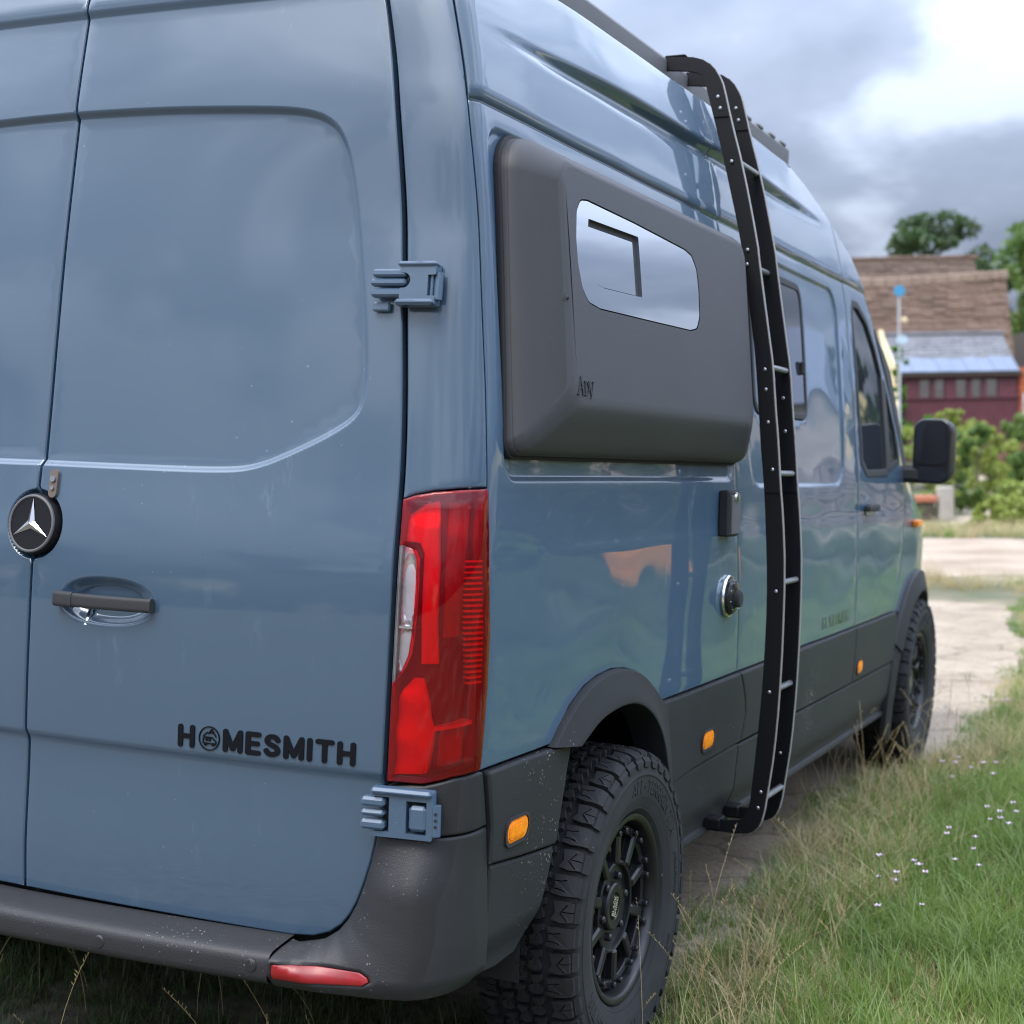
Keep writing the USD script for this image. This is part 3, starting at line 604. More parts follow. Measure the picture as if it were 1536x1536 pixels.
# wheel-arch trims: a flared band between an outer and an inner line
def archtrim(name, outer, inner_, flare):
    n = 44
    A_ = np.array([LineString(outer).interpolate(t, normalized=True).coords[0] for t in np.linspace(0, 1, n)]); B_ = np.array([LineString(inner_).interpolate(t, normalized=True).coords[0] for t in np.linspace(0, 1, n)])
    rows = []
    for s, o_ in ((0, -.004), (.0, .010), (.04, .018), (.30, .021 + flare * .3), (.62, .025 + flare * .6), (.90, .028 + flare * .8), (.985, .026 + flare * .8), (1.0, .020 + flare * .7), (1.0, -.05)):
        q = A_ * (1 - s) + B_ * s; rows.append(np.array([spt(y, z, o_) for y, z in q]))
    v = np.vstack(rows); f = []; k = len(rows)
    for i in range(k - 1):
        for j in range(n - 1): a = i * n + j; f += [[a, a + 1, a + n + 1], [a, a + n + 1, a + n]]
    m = trimesh.Trimesh(v, f, process=False); m.fix_normals()
    if m.face_normals[np.argmax(m.triangles_center[:, 0])][0] < 0: m.invert()
    return obj(CL, name, m, 'clad', smooth=40)
archtrim('wheel_arch_trim', smoothline([(.447, .832), (.50, .872), (.552, .905), (.63, .938), (.702, .952), (.79, .958), (.872, .951), (.945, .935), (1.015, .907), (1.111, .851), (1.145, .836)], 2),
         smoothline([(.552, .822), (.600, .842), (.655, .862), (.714, .872), (.80, .877), (.870, .872), (.93, .857), (.995, .829), (1.050, .790), (1.095, .742), (1.135, .675), (1.182, .600)], 2), .012)
cir = lambda r, a0, a1, c=(4.543, .44): [(c[0] + r * math.cos(math.radians(a)), c[1] + r * math.sin(math.radians(a))) for a in np.linspace(a0, a1, 24)]
archtrim('wheel_arch_trim', cir(.548, 152, 10), cir(.455, 152, 10), .012)
archtrim('wheel_arch_trim', cir(.52, 197, 152), cir(.455, 197, 152), .004)
# amber side markers
def marker(y, z, w=.115, h=.052, tilt=.0):
    o, r, n, up = frame(float(U(y, z)), z); c, s_ = math.cos(tilt), math.sin(tilt); r, up = r * c + up * s_, up * c - r * s_
    m = xf(VAN, 'side_marker')
    obj(m, 'bezel', axes(extrude(rrect(-w / 2 - .006, -h / 2 - .006, w / 2 + .006, h / 2 + .006, h / 2).difference(rrect(-w / 2, -h / 2, w / 2, h / 2, h / 2 - .004)), .008), r, up, n, o + n * .010), 'seal')
    base = rrect(-w / 2, -h / 2, w / 2, h / 2, h / 2 - .002); lay = []
    for q, zz in ((0, -.002), (0, .004), (.004, .0075), (.012, .009)):
        c2 = np.array(base.buffer(-q).simplify(0).exterior.coords)[:-1]; lay.append((c2, zz))
    ms = axes(trimesh.util.concatenate([extrude(base.buffer(-q), zz + .004) for q, zz in ((0, .0035), (.003, .0055), (.008, .0070), (.013, .0078))]), r, up, n, o + n * .008)
    obj(m, 'lens', ms, 'amber')
marker(.284, .694, .100, .048); marker(1.515, .684, .098, .050); marker(3.39, .676, .085, .05)

# ---- rear bumper
BP = xf(VAN, 'rear_bumper')
prof = [(-.004, .487), (-.020, .4855), (-.060, .479), (-.078, .4755), (-.088, .470), (-.0935, .462), (-.0955, .452), (-.097, .432), (-.095, .422), (-.086, .414), (-.05, .410), (.06, .405)]
us = np.linspace(-.677, .677, 60); v = []; f = []
for uu in us:
    b = SV(abs(uu), np.array(.47))[1] - SV(0., np.array(.47))[1]; xx = math.copysign(SV(abs(uu), np.array(.47))[0], uu)
    v += [(xx, y + b, z + .006 * abs(uu)) for y, z in prof]
k = len(prof)
for i in range(len(us) - 1):
    for j in range(k - 1): a = i * k + j; f += [[a, a + k, a + 1], [a + 1, a + k, a + k + 1]]
m = trimesh.Trimesh(v, f, process=False); m.fix_normals()
if m.face_normals[np.argmin(m.triangles_center[:, 1])][1] > 0: m.invert()
obj(BP, 'bumper_step', m, 'bumper', smooth=40)
for uu, zz in ((.283, .4445), (.640, .4515), (-.30, .446)):
    q = SV(abs(uu), np.array(.47)); obj(BP, 'screw_cover', axes(revolve([(0, .0035), (.011, .003), (.0135, 0), (.0135, -.01)], 24), (0, -1, 0), (1, 0, 0), (0, 0, 1), (math.copysign(q[0], uu), q[1] - SV(0., np.array(.47))[1] - .0955, zz)), 'bumper')
def SC(u, z):
    """the bumper's end: the corner swept out backwards at the bottom"""
    p = SV(u, z); u, z = np.asarray(u, float), np.asarray(z, float)
    d = np.where(shapely.contains(door_outline, shapely.points(u, z)), 0, shapely.distance(door_outline, shapely.points(u, z)))
    L = np.interp(u, [.68, .70, .74, .78, .83, .90], [.022, .027, .050, .090, .15, .24])
    q = np.clip((d - .004) / L, 0, 1)
    k = .092 * (1 - (1 - q) ** 1.7) * sm(.74, .60, z) * (1 - sm(.86, 1.085, u))
    tuck = .03 * sm(.447, .405, z)
    ex = .018 * sm(.70, .45, z) * sm(.80, .95, u)
    return p + np.stack([ex - tuck * sm(.9, 1.1, u), -k + tuck * (1 - sm(.9, 1.1, u)), 0 * k], -1)
cornerp = Polygon([(.6792, .412), (.6792, .4862), (.700, .4862), (.718, .4890), (.736, .4940), (.754, .4995), (.780, .518), (.798, .5425), (.812, .572), (.824, .612), (.834, .658), (.842, .718), (.8475, .80), (.8505, .805),
                   (.90, .8115), (.9257, .8125), (1.0009, .8285), (1.0885, .8355), (float(U(.136, .83)), .8325), (float(U(.168, .72)), .72), (float(U(.182, .645)), .645), (float(U(.184, .405)), .405), (.95, .412)])
reflp = Polygon([(.690, .434), (.690, .461), (.78, .4625), (.855, .4625), (.868, .456), (.872, .449), (.862, .441), (.80, .4355)])
seamlow = LineString([(.86, .713), (.93, .7155), (float(U(.15, .722)), .722), (float(U(.17, .722)), .722)])
obj(BP, 'bumper_corner', sheet(cornerp.difference(reflp.buffer(.0015)).difference(seamlow.buffer(.0018)), .018, ringsof(door_outline, [.004, .007, .010, .014, .018, .024, .032, .045, .06]) + [LineString([(.68, zz), (1.2, zz)]) for zz in (.44, .455)], S=SC, off=.004, thick=.055, edge=.006, hb=.007), 'bumper')
obj(BP, 'reflector', sheet(reflp, .010, S=SC, off=.003, thick=.012, edge=.0015, hb=.006), 'redreflector')
obj(BP, 'left_corner', sheet(cornerp, .03, S=SC, off=.004, thick=.055, edge=.006, mirror=True), 'bumper')

# ---- tail light
TL = xf(VAN, 'tail_light')
uS = lambda y, z: float(U(y, z))
tl = Polygon([(.8530, .8155), (.8535, 1.3500), (.8766, 1.3585), (.9144, 1.3662), (.9744, 1.3717), (1.0560, 1.3755), (1.0731, 1.2929), (1.0829, 1.2271), (1.1000, 1.102), (1.1012, 1.0074), (1.0975, .9237), (1.0889, .8395),
             (1.0009, .8315), (.9257, .8157), (.8768, .8155)]).buffer(-.0012)
clearp = Polygon([(.849, 1.2623), (.8637, 1.2632), (.8822, 1.2566), (.8902, 1.2395), (.8921, 1.1895), (.891, 1.133), (.888, 1.0889), (.8843, 1.0572), (.8739, 1.0312), (.8599, 1.0087), (.849, .9950)])
tl_disp = lambda u, z: .006 + .006 * sm(0, .03, shapely.distance(tl.boundary, shapely.points(np.stack([u, z], 1))))
obj(TL, 'red_lens', sheet(tl.difference(clearp), .016, disp=tl_disp, thick=.004, edge=.004), 'redlens')
obj(TL, 'clear_lens', sheet(tl.intersection(clearp).buffer(-.0006), .016, disp=tl_disp, thick=.004, edge=.002), 'clearlens')
obj(TL, 'lamp_back', sheet(tl.buffer(-.001), .02, off=-.034, thick=0, edge=0), 'lampdark')
obj(TL, 'lamp_wall', sheet(tl.buffer(-.0005).difference(tl.buffer(-.004)), .02, off=-.002, thick=.033, edge=0), 'lampmid')
bright = Polygon([(.858, 1.325), (.8895, 1.345), (.9205, 1.351), (.9345, 1.229), (.936, 1.123), (.9445, 1.042), (.903, 1.040), (.8985, 1.12), (.8970, 1.25), (.886, 1.270), (.858, 1.272)])
obj(TL, 'bulb_reflector', sheet(bright, .016, off=-.016, thick=.01, edge=.004, disp=lambda u, z: -.012 * np.exp(-((z - 1.33) / .02) ** 2)), 'lampwhite')
low = Polygon([(.858, .826), (.9147, .8284), (.9238, .85), (.938, .90), (.9390, .918), (.925, .965), (.907, 1.012), (.885, 1.012), (.868, .99), (.858, .965)])
obj(TL, 'bulb_reflector', sheet(low, .014, off=-.012, thick=.01, edge=.004, disp=lambda u, z: -.014 * np.abs(np.sin(38 * (z - .82) + 22 * (u - .86)))), 'lampwhite')
low2 = Polygon([(.952, .845), (1.055, .855), (1.06, .925), (.956, .915)])
obj(TL, 'bulb_reflector', sheet(low2, .014, off=-.026, thick=.01, edge=.004), 'lampmid')
obj(TL, 'bulb_reflector', sheet(Polygon([(.95, 1.09), (1.02, 1.095), (1.035, 1.35), (.945, 1.35)]), .02, off=-.031, thick=.004, edge=.002), 'lampmid')
obj(TL, 'lamp_divider', sheet(Polygon([(.941, .9155), (1.062, .929), (1.062, .936), (.95, .9245), (.941, .9225)]), .01, off=-.006, thick=.03, edge=.002), 'lampwhite')
obj(TL, 'lamp_divider', sheet(Polygon([(.924, .835), (.930, .835), (.945, .912), (.939, .918)]), .01, off=-.006, thick=.03, edge=.002), 'lampwhite')
for k in range(26):
    z0 = 1.005 + k * .0105; u1 = float(np.interp(z0, [1.0, 1.1, 1.23], [1.093, 1.090, 1.070])); u0 = float(np.interp(z0, [1.0, 1.1, 1.23], [1.036, 1.014, 1.009]))
    if z0 < 1.245: obj(TL, 'lens_rib', sheet(sbox(u0, z0, u1, z0 + .0038), .02, off=-.006, thick=.012, edge=0, hb=.012), 'lampwhite')
for cz, hh in ((1.175, .075), (1.062, .060)):
    bw = sheet(Polygon([(.8725 + .0195 * math.cos(t), cz + hh * math.sin(t)) for t in np.linspace(0, 2 * np.pi, 36, endpoint=False)]).intersection(clearp.buffer(-.003)), .008, off=-.006, thick=.004, edge=0,
               disp=lambda u, z, cz=cz, hh=hh: -.014 * np.sqrt(np.clip(1 - ((u - .8725) / .021) ** 2 - ((z - cz) / (hh * 1.05)) ** 2, 0, 1)) - .0004 * np.sin((z - cz) * 420))
    obj(TL, 'lamp_bowl', bw, 'lampsilver')
obj(TL, 'bulb_reflector', sheet(clearp.intersection(tl).buffer(-.002), .012, off=-.016, thick=.002, edge=0), 'lampwhite')
obj(TL, 'lamp_divider', sheet(sbox(.856, 1.1065, .892, 1.111), .01, off=-.004, thick=.024, edge=0), 'lampsilver')

# ---- hinges
def hinge(name, u, z, out, kind):
    o, r, n, up = frame(u, z); o = o + n * out; H = xf(VAN, 'door_hinge')
    A = lambda m: axes(m, r, n, up, o)
    if kind == 0:
        body = sbox(-.012, -.041, .060, .041).difference(Point(-.006, .006).buffer(.015)).difference(sbox(-.02, -.009, -.006, .021)).difference(sbox(.045, -.024, .062, .016))
        obj(H, 'hinge_body', A(axes(extrude(body.buffer(-.003).buffer(.003), .030), (1, 0, 0), (0, 0, 1), (0, 1, 0), (0, -.004, 0))), 'paint_plain')
        for zz, hh, l in ((.021, .015, -.073), (.003, .013, -.076), (-.017, .016, -.074)):
            obj(H, 'hinge_arm', A(cbox(((l - .008) / 2 + .004, .014, zz), (-l - .002, .022, hh), .004)), 'paint_plain')
        obj(H, 'hinge_foot', A(cbox((-.056, .003, -.041), (.036, .010, .018), .003)), 'paint_plain')
        obj(H, 'hinge_pin', A(trimesh.util.concatenate([trimesh.creation.cylinder(.0085, .052, sections=20).apply_translation((.062, .012, -.004)), trimesh.creation.cylinder(.0035, .058, sections=12).apply_translation((.051, .018, -.004))])), 'paint_plain')
        obj(H, 'hinge_lip', A(cbox((.020, .020, -.037), (.078, .030, .012), .005)), 'paint_plain')
        obj(H, 'hinge_lip', A(cbox((.022, .018, .037), (.080, .026, .010), .004)), 'paint_plain')
    else:
        body = sbox(-.062, -.046, .062, .046).difference(sbox(-.052, -.036, -.024, .030)).difference(sbox(.010, -.036, .050, .026)).difference(sbox(-.070, -.034, -.050, .028))
        obj(H, 'hinge_body', A(axes(extrude(body.buffer(-.004).buffer(.004), .022), (1, 0, 0), (0, 0, 1), (0, 1, 0), (0, -.002, 0))), 'paint_plain')
        for zz, hh in ((.019, .018), (-.002, .012), (-.024, .019)): obj(H, 'hinge_arm', A(cbox((-.056, .014, zz), (.048, .024, hh), .005)), 'paint_plain')
        obj(H, 'hinge_knuckle', A(cbox((.033, .012, -.006), (.034, .026, .048), .006)), 'paint_plain')
        obj(H, 'hinge_pin', A(trimesh.creation.cylinder(.009, .058, sections=20).apply_translation((.067, .012, -.008))), 'paint_plain')
        for zz in (.006, -.006, -.018): obj(H, 'pin_hole', A(axes(trimesh.creation.cylinder(.0032, .004, sections=12), (1, 0, 0), (0, 0, 1), (0, 1, 0), (.0685, .0195, zz))), 'dark')
        obj(H, 'hinge_lip', A(cbox((.0, .016, .041), (.120, .024, .012), .005)), 'paint_plain')
hinge('upper', .862, 1.756, .005, 0)
hinge('lower', .8915, .762, .007, 1)

# ---- window pod
POD = xf(VAN, 'window_pod', label='dark grey moulded box standing out of the side with a small window')
def rr_pts(y0, z0, y1, z1, rs, n=9):
    """a rounded rectangle as points, radii for (right top, left top, left bottom, right bottom)"""
    p = []
    for (sx, sz, a), r in zip(((1, 1, 0), (-1, 1, 90), (-1, -1, 180), (1, -1, 270)), rs):
        cx = (y1 - r) if sx > 0 else (y0 + r); cz = (z1 - r) if sz > 0 else (z0 + r)
        p += [(cx + r * math.cos(math.radians(t)), cz + r * math.sin(math.radians(t))) for t in np.linspace(a, a + 90, n)]
    return np.array(p)
pb = rr_pts(.212, 1.442, 1.735, 2.068, (.075, .075, .035, .075)); pb[:, 0] += .020 * np.clip((pb[:, 1] - 1.72) / .3, -1.05, 1.05) * sm(1.2, .3, pb[:, 0])
pf = rr_pts(.305, 1.535, 1.560, 2.018, (.05, .05, .05, .05))
D = .100
prof = [(-.03, -.006), (-.028, .012), (-.018, .017), (0, .017), (.012, .024), (.10, .038), (.30, .053), (.52, .068), (.70, .0805), (.84, .0895), (.94, .0950), (1.02, .0980), (1.10, .0996), (1.20, .1000)]
rows = []
for s, hh in prof:
    q = pb * (1 - s) + pf * s; rows.append(np.array([spt(y, z, hh) for y, z in q]))
v = np.vstack(rows); n_ = len(pb); f = []
for i in range(len(prof) - 1):
    for j in range(n_): a, b = i * n_ + j, i * n_ + (j + 1) % n_; f += [[a, b, b + n_], [a, b + n_, a + n_]]
shell = trimesh.Trimesh(v, f, process=False); shell.fix_normals()
if shell.face_normals[np.argmax(shell.triangles_center[:, 0])][0] < 0: shell.invert()
cap = Polygon(pb * (1 - 1.2) + pf * 1.2)
pwin = Polygon([(.43, 1.953), (.395, 1.948), (.372, 1.925), (.360, 1.87), (.362, 1.82), (.380, 1.772), (.41, 1.748), (.47, 1.741), (.75, 1.744), (1.05, 1.748), (1.10, 1.756), (1.125, 1.785), (1.130, 1.85), (1.122, 1.90), (1.09, 1.928), (1.04, 1.936), (.7, 1.948)]).buffer(.03, 12).buffer(-.06, 12).buffer(.03, 12)
slot = Polygon([(.432, 1.918), (.722, 1.922), (.726, 1.790), (.50, 1.785), (.46, 1.788), (.438, 1.803), (.427, 1.835), (.427, 1.90)]).buffer(.004, 4).buffer(-.008, 4).buffer(.004, 4)
cv, cf, cn = sheet(sidepoly(cap.difference(pwin.buffer(.003))), .03, off=.100, thick=.0, edge=0)
obj(POD, 'pod_seal', sheet(sidepoly(Polygon(pb).buffer(.010).difference(Polygon(pb).buffer(-.02))), .03, off=.004, thick=.01, edge=.002), 'dark')
obj(POD, 'pod_shell', shell, 'pod', smooth=50)
obj(POD, 'pod_face', (cv, cf, cn), 'pod')
obj(POD, 'window_recess', sheet(sidepoly(pwin.buffer(.004)), .04, off=.088, thick=0, edge=0), 'dark')
obj(POD, 'window_pane', sheet(sidepoly(pwin.difference(slot)), .04, off=.0990, thick=.012, edge=0), 'podglass')
obj(POD, 'sliding_pane', sheet(sidepoly(Polygon([(y - .034, z - .016) for y, z in slot.exterior.coords]).intersection(slot.buffer(-.002))), .04, off=.0965, thick=.003, edge=0), 'podglass')
obj(POD, 'pane_reveal', sheet(sidepoly(slot.buffer(.002)), .04, off=.091, thick=0, edge=0), 'seal')
L1 = lambda *p: LineString([(a, b) for a, b in p])
adv = [L1((0, 0), (.30, 1.0)).buffer(.030, cap_style=2), L1((.28, 1.0), (.50, 0)).buffer(.070, cap_style=2), L1((.10, .34), (.42, .34)).buffer(.025), L1((-.08, 0), (.10, 0)).buffer(.02), L1((.38, 0), (.64, 0)).buffer(.02)]
dd = [L1((.74, 0), (.74, .74)).buffer(.065, cap_style=2), L1((.66, .74), (.86, .74), (1.02, .62), (1.08, .37), (1.02, .12), (.86, 0), (.66, 0)).buffer(.035)]
vv = [L1((1.12, .76), (1.34, .0)).buffer(.065, cap_style=2), L1((1.56, .76), (1.33, .0), (1.26, -.16)).buffer(.028), L1((1.04, .76), (1.24, .76)).buffer(.02), L1((1.46, .76), (1.64, .76)).buffer(.02)]
for gl in (adv, dd, vv):
    q = affinity.affine_transform(unary_union(gl), [.050, 0, 0, .036, .330, 1.558]); obj(POD, 'letter', sheet(sidepoly(q), .02, off=.1022, thick=.004, edge=0, hb=.004), 'seal')
obj(POD, 'pod_plug', axes(revolve([(0, .004), (.004, .003), (.005, 0)], 14), nrm(SV, U(.335, 1.75), np.array(1.75)), (0, 1, 0), (0, 0, 1), spt(.30, 1.745, .0985)), 'seal')

# ---- fittings on the quarter panel
FV = xf(VAN, 'side_vent')
o, r, n, up = frame(float(U(1.605, 1.30)), 1.30)
obj(FV, 'vent_housing', axes(cbox((0, 0, .014), (.100, .128, .032), .006), r, up, n, o), 'seal')
obj(FV, 'vent_face', axes(cbox((.004, -.004, .0315), (.080, .108, .006), .003), r, up, n, o), 'greymetal')
obj(FV, 'vent_lock', axes(revolve([(0, .007), (.011, .006), (.013, 0)], 20), n, r, up, o + n * .034 + up * .046), 'chrome')
HK = xf(VAN, 'power_inlet', label='round black and chrome inlet on the side')
o, r, n, up = frame(float(U(1.655, 1.066)), 1.066)
obj(HK, 'chrome_ring', axes(revolve([(.058, 0), (.060, .006), (.058, .011), (.053, .012), (.051, .004)], 40), n, r, up, o), 'chrome')
obj(HK, 'inlet_body', axes(revolve([(.0, .030), (.022, .030), (.030, .027), (.044, .024), (.050, .018), (.052, .0)], 40), n, r, up, o), 'blackgloss')
obj(HK, 'inlet_cap', axes(revolve([(0, .044), (.020, .043), (.025, .038), (.026, .028)], 30), n, r, up, o - up * .006), 'seal')
for k in range(8):
    a = k * math.pi / 4 + .3; obj(HK, 'screw', axes(revolve([(0, .003), (.003, .002), (.0035, 0)], 10), n, r, up, o + n * .023 + (r * math.cos(a) + up * math.sin(a)) * .039), 'chrome')
obj(HK, 'inlet_latch', axes(cbox((0, -.030, .034), (.022, .010, .012), .003), r, up, n, o), 'chrome')
# lettering low on the sliding door
def side_word(text, h, w, y0, z0, width):
    items, wd = word(text, h, w); k = width / wd
    for it in items:
        if it[0] == 'letter':
            q = affinity.affine_transform(it[1], [k, 0, 0, 1, y0, z0]); obj(SD, 'letter', sheet(sidepoly(q), .03, off=.0014, thick=.003, edge=0, hb=.01), 'letterfaint')
        else:
            q = Point(y0 + it[1] * k, z0 + h / 2).buffer(it[2]); obj(SD, 'round_emblem', sheet(sidepoly(q.difference(q.buffer(-.004))), .03, off=.0014, thick=.003, edge=0, hb=.01), 'letterfaint')
side_word('HOMESMITH', .046, .0098, 2.80, .868, .396)

# ---- side ladder: two rails bent over the roof, seven rungs
LD = xf(VAN, 'side_ladder', label='black side ladder of two bent rails with thin round rungs')
railL = [(.730, 2.544), (.826, 2.535), (.866, 2.527), (.881, 2.513), (.889, 2.488), (.906, 2.429), (.945, 2.296), (1.002, 2.077), (1.017, 1.996), (1.054, 1.785), (1.064, 1.714), (1.077, 1.594), (1.086, 1.498), (1.100, 1.388), (1.109, 1.289), (1.121, 1.120), (1.123, .98), (1.119, .807), (1.110, .661), (1.101, .544), (1.097, .490), (1.085, .455), (1.062, .440), (.97, .437)]
railR = [(.722, 2.579), (.79, 2.580), (.866, 2.571), (.906, 2.545), (.931, 2.505), (.940, 2.478), (.964, 2.387), (1.002, 2.261), (1.052, 2.050), (1.060, 1.995), (1.097, 1.785), (1.110, 1.714), (1.122, 1.595), (1.134, 1.5), (1.144, 1.39), (1.156, 1.291), (1.167, 1.15), (1.169, .956), (1.166, .788), (1.158, .642), (1.147, .549), (1.136, .460), (1.120, .422), (1.085, .404), (.97, .403)]
railL, railR = [tuple(p) for p in smoothline(railL, 1)], [tuple(p) for p in smoothline(railR, 1)]
rail = Polygon(railL + railR[::-1]).buffer(.002).buffer(-.002)
TH = .014; YR1, YR2 = 1.650, 1.832
for yr in (YR1, YR2):
    web = axes(extrude(rail, .005), (1, 0, 0), (0, 0, 1), (0, 1, 0), (0, yr - TH / 2, 0))
    obj(LD, 'rail', web, 'black', smooth=False)
    flange = LineString(railR[6:-4]).buffer(.0018, single_sided=False).intersection(rail.buffer(.003))
    obj(LD, 'rail_edge', axes(extrude(flange, TH), (1, 0, 0), (0, 0, 1), (0, 1, 0), (0, yr - TH / 2 + .001, 0)), 'edge', smooth=False)
    ls_, rs_ = LineString(railL), LineString(railR)
    for z0, z1 in ((1.36, 1.72), (.40, .56), (2.40, 2.60)):
        obj(LD, 'joint_plate', axes(extrude(rail.intersection(sbox(.6, z0, 1.4, z1)).buffer(-.0012), .004), (1, 0, 0), (0, 0, 1), (0, 1, 0), (0, yr - TH / 2 - .0035, 0)), 'black', smooth=False)
    obj(LD, 'roof_bracket', [cbox((.70, yr, 2.56), (.10, .04, .055), .004)], 'black')
    obj(LD, 'sill_bracket', [cbox((.955, yr + .01, .425), (.12, .06, .03), .004)], 'black')
obj(LD, 'top_pad', cbox((.795, YR1, 2.5805), (.060, .022, .005), .002), 'black')
RUNG = [(1.001, 2.274), (1.045, 1.988), (1.112, 1.708), (1.143, 1.415), (1.166, 1.113), (1.162, .815), (1.148, .513)]
for x, z in RUNG:
    obj(LD, 'rung', tube([(x - .012, YR1, z), (x - .012, YR2, z)], .0085, 12), 'rung')
def screw(x, y, z, r=.0052):
    obj(LD, 'screw', axes(revolve([(0, .0035), (r * .6, .0032), (r, .0012), (r, 0)], 12), (0, -1, 0), (1, 0, 0), (0, 0, 1), (x, y, z)), 'steel')
for (x, z) in [(.925, 2.457), (.933, 2.425), (.972, 2.276), (1.028, 2.03), (1.028, 1.990), (1.091, 1.70), (1.096, 1.645), (1.106, 1.555), (1.124, 1.425), (1.148, 1.09), (1.141, .81), (1.128, .53), (1.122, .485)]:
    screw(x, YR1 - TH / 2 - .0035, z)
for (x, z) in [(.921, 2.465), (.930, 2.43), (1.096, 1.63), (1.106, 1.535), (1.13, .61)]:
    screw(x, YR2 - TH / 2 - .0035, z)

# ---- roof rail
RR = xf(VAN, 'roof_rail')
rz = lambda y: float(rooffun(.88, np.array(y))[2])
for (y0, y1) in ((.30, 2.95),):
    ys = np.linspace(y0, y1, 30); sec = [(-.012, 0), (.012, 0), (.016, .020), (.016, .058), (.010, .066), (-.008, .066), (-.012, .058)]
    v, f = [], []; k = len(sec)
    for y in ys: v += [(.755 + a, y, 2.500 + b * 1.18) for a, b in sec]
    for i in range(len(ys) - 1):
        for j in range(k): a, b = i * k + j, i * k + (j + 1) % k; f += [[a, b, b + k], [a, b + k, a + k]]
    f += [[0, j + 1, j] for j in range(1, k - 1)] + [[len(v) - k, len(v) - k + j, len(v) - k + j + 1] for j in range(1, k - 1)]
    m = trimesh.Trimesh(v, f, process=False); m.fix_normals(); obj(RR, 'rail_bar', m, 'greymetal', smooth=25)
for y in (2.46, 2.60, 2.75, 2.89): obj(RR, 'clamp', cbox((.755, y, 2.582), (.03, .06, .022), .008), 'greymetal')
for y in (.6, 1.2, 2.3): obj(RR, 'foot', cbox((.755, y, 2.495), (.05, .09, .02), .004), 'seal')

# ---- door mirror and front indicator
MI = xf(VAN, 'door_mirror')
hs = rrect(-.085, -.138, .085, .140, .05, 8); lay = []
def pillow(poly, levels):
    """stacked outlines: (shrink, height)"""
    base = np.array([poly.exterior.interpolate(t, normalized=True).coords[0] for t in np.linspace(0, 1, 64, endpoint=False)]); c = base.mean(0); v, f = [], []; n = len(base)
    for s, hgt in levels: v += [(*(c + (p - c) * s), hgt) for p in base]
    for i in range(len(levels) - 1):
        for j in range(n): a, b = i * n + j, i * n + (j + 1) % n; f += [[a, b, b + n], [a, b + n, a + n]]
    v += [(*c, levels[0][1]), (*c, levels[-1][1])]; L = len(levels)
    for j in range(n): f += [[len(v) - 2, (j + 1) % n, j], [len(v) - 1, (L - 1) * n + j, (L - 1) * n + (j + 1) % n]]
    m = trimesh.Trimesh(v, f, process=False); m.fix_normals(); return m
mc = np.array([1.108, 4.15, 1.517]); rot = math.radians(-14)
mr, mu = np.array([math.cos(rot), math.sin(rot), 0]), np.array([0, 0, 1.]); mn = np.cross(mr, mu)
obj(MI, 'mirror_housing', axes(pillow(hs, [(.93, .0), (.99, -.006), (1.0, -.02), (.96, -.06), (.80, -.10), (.4, -.125)]), mr, mu, mn, mc), 'blackgloss', smooth=40)
obj(MI, 'mirror_glass', axes(extrude(rrect(-.072, -.055, .072, .128, .03), .004), mr, mu, mn, mc + mn * -.001), 'mirrorglass')
obj(MI, 'wide_angle_glass', axes(extrude(rrect(-.072, -.128, .072, -.064, .028), .004), mr, mu, mn, mc + mn * -.001), 'mirrorglass')
obj(MI, 'mirror_arm', [cbox((1.02, 4.19, 1.418), (.13, .06, .075), .02)], 'seal')
IND = xf(VAN, 'front_indicator')
o, r, n, up = frame(float(U(4.42, 1.20)), 1.20)
obj(IND, 'lens', axes(cbox((0, 0, .012), (.12, .034, .03), .008), r, up, n, o), 'amber')

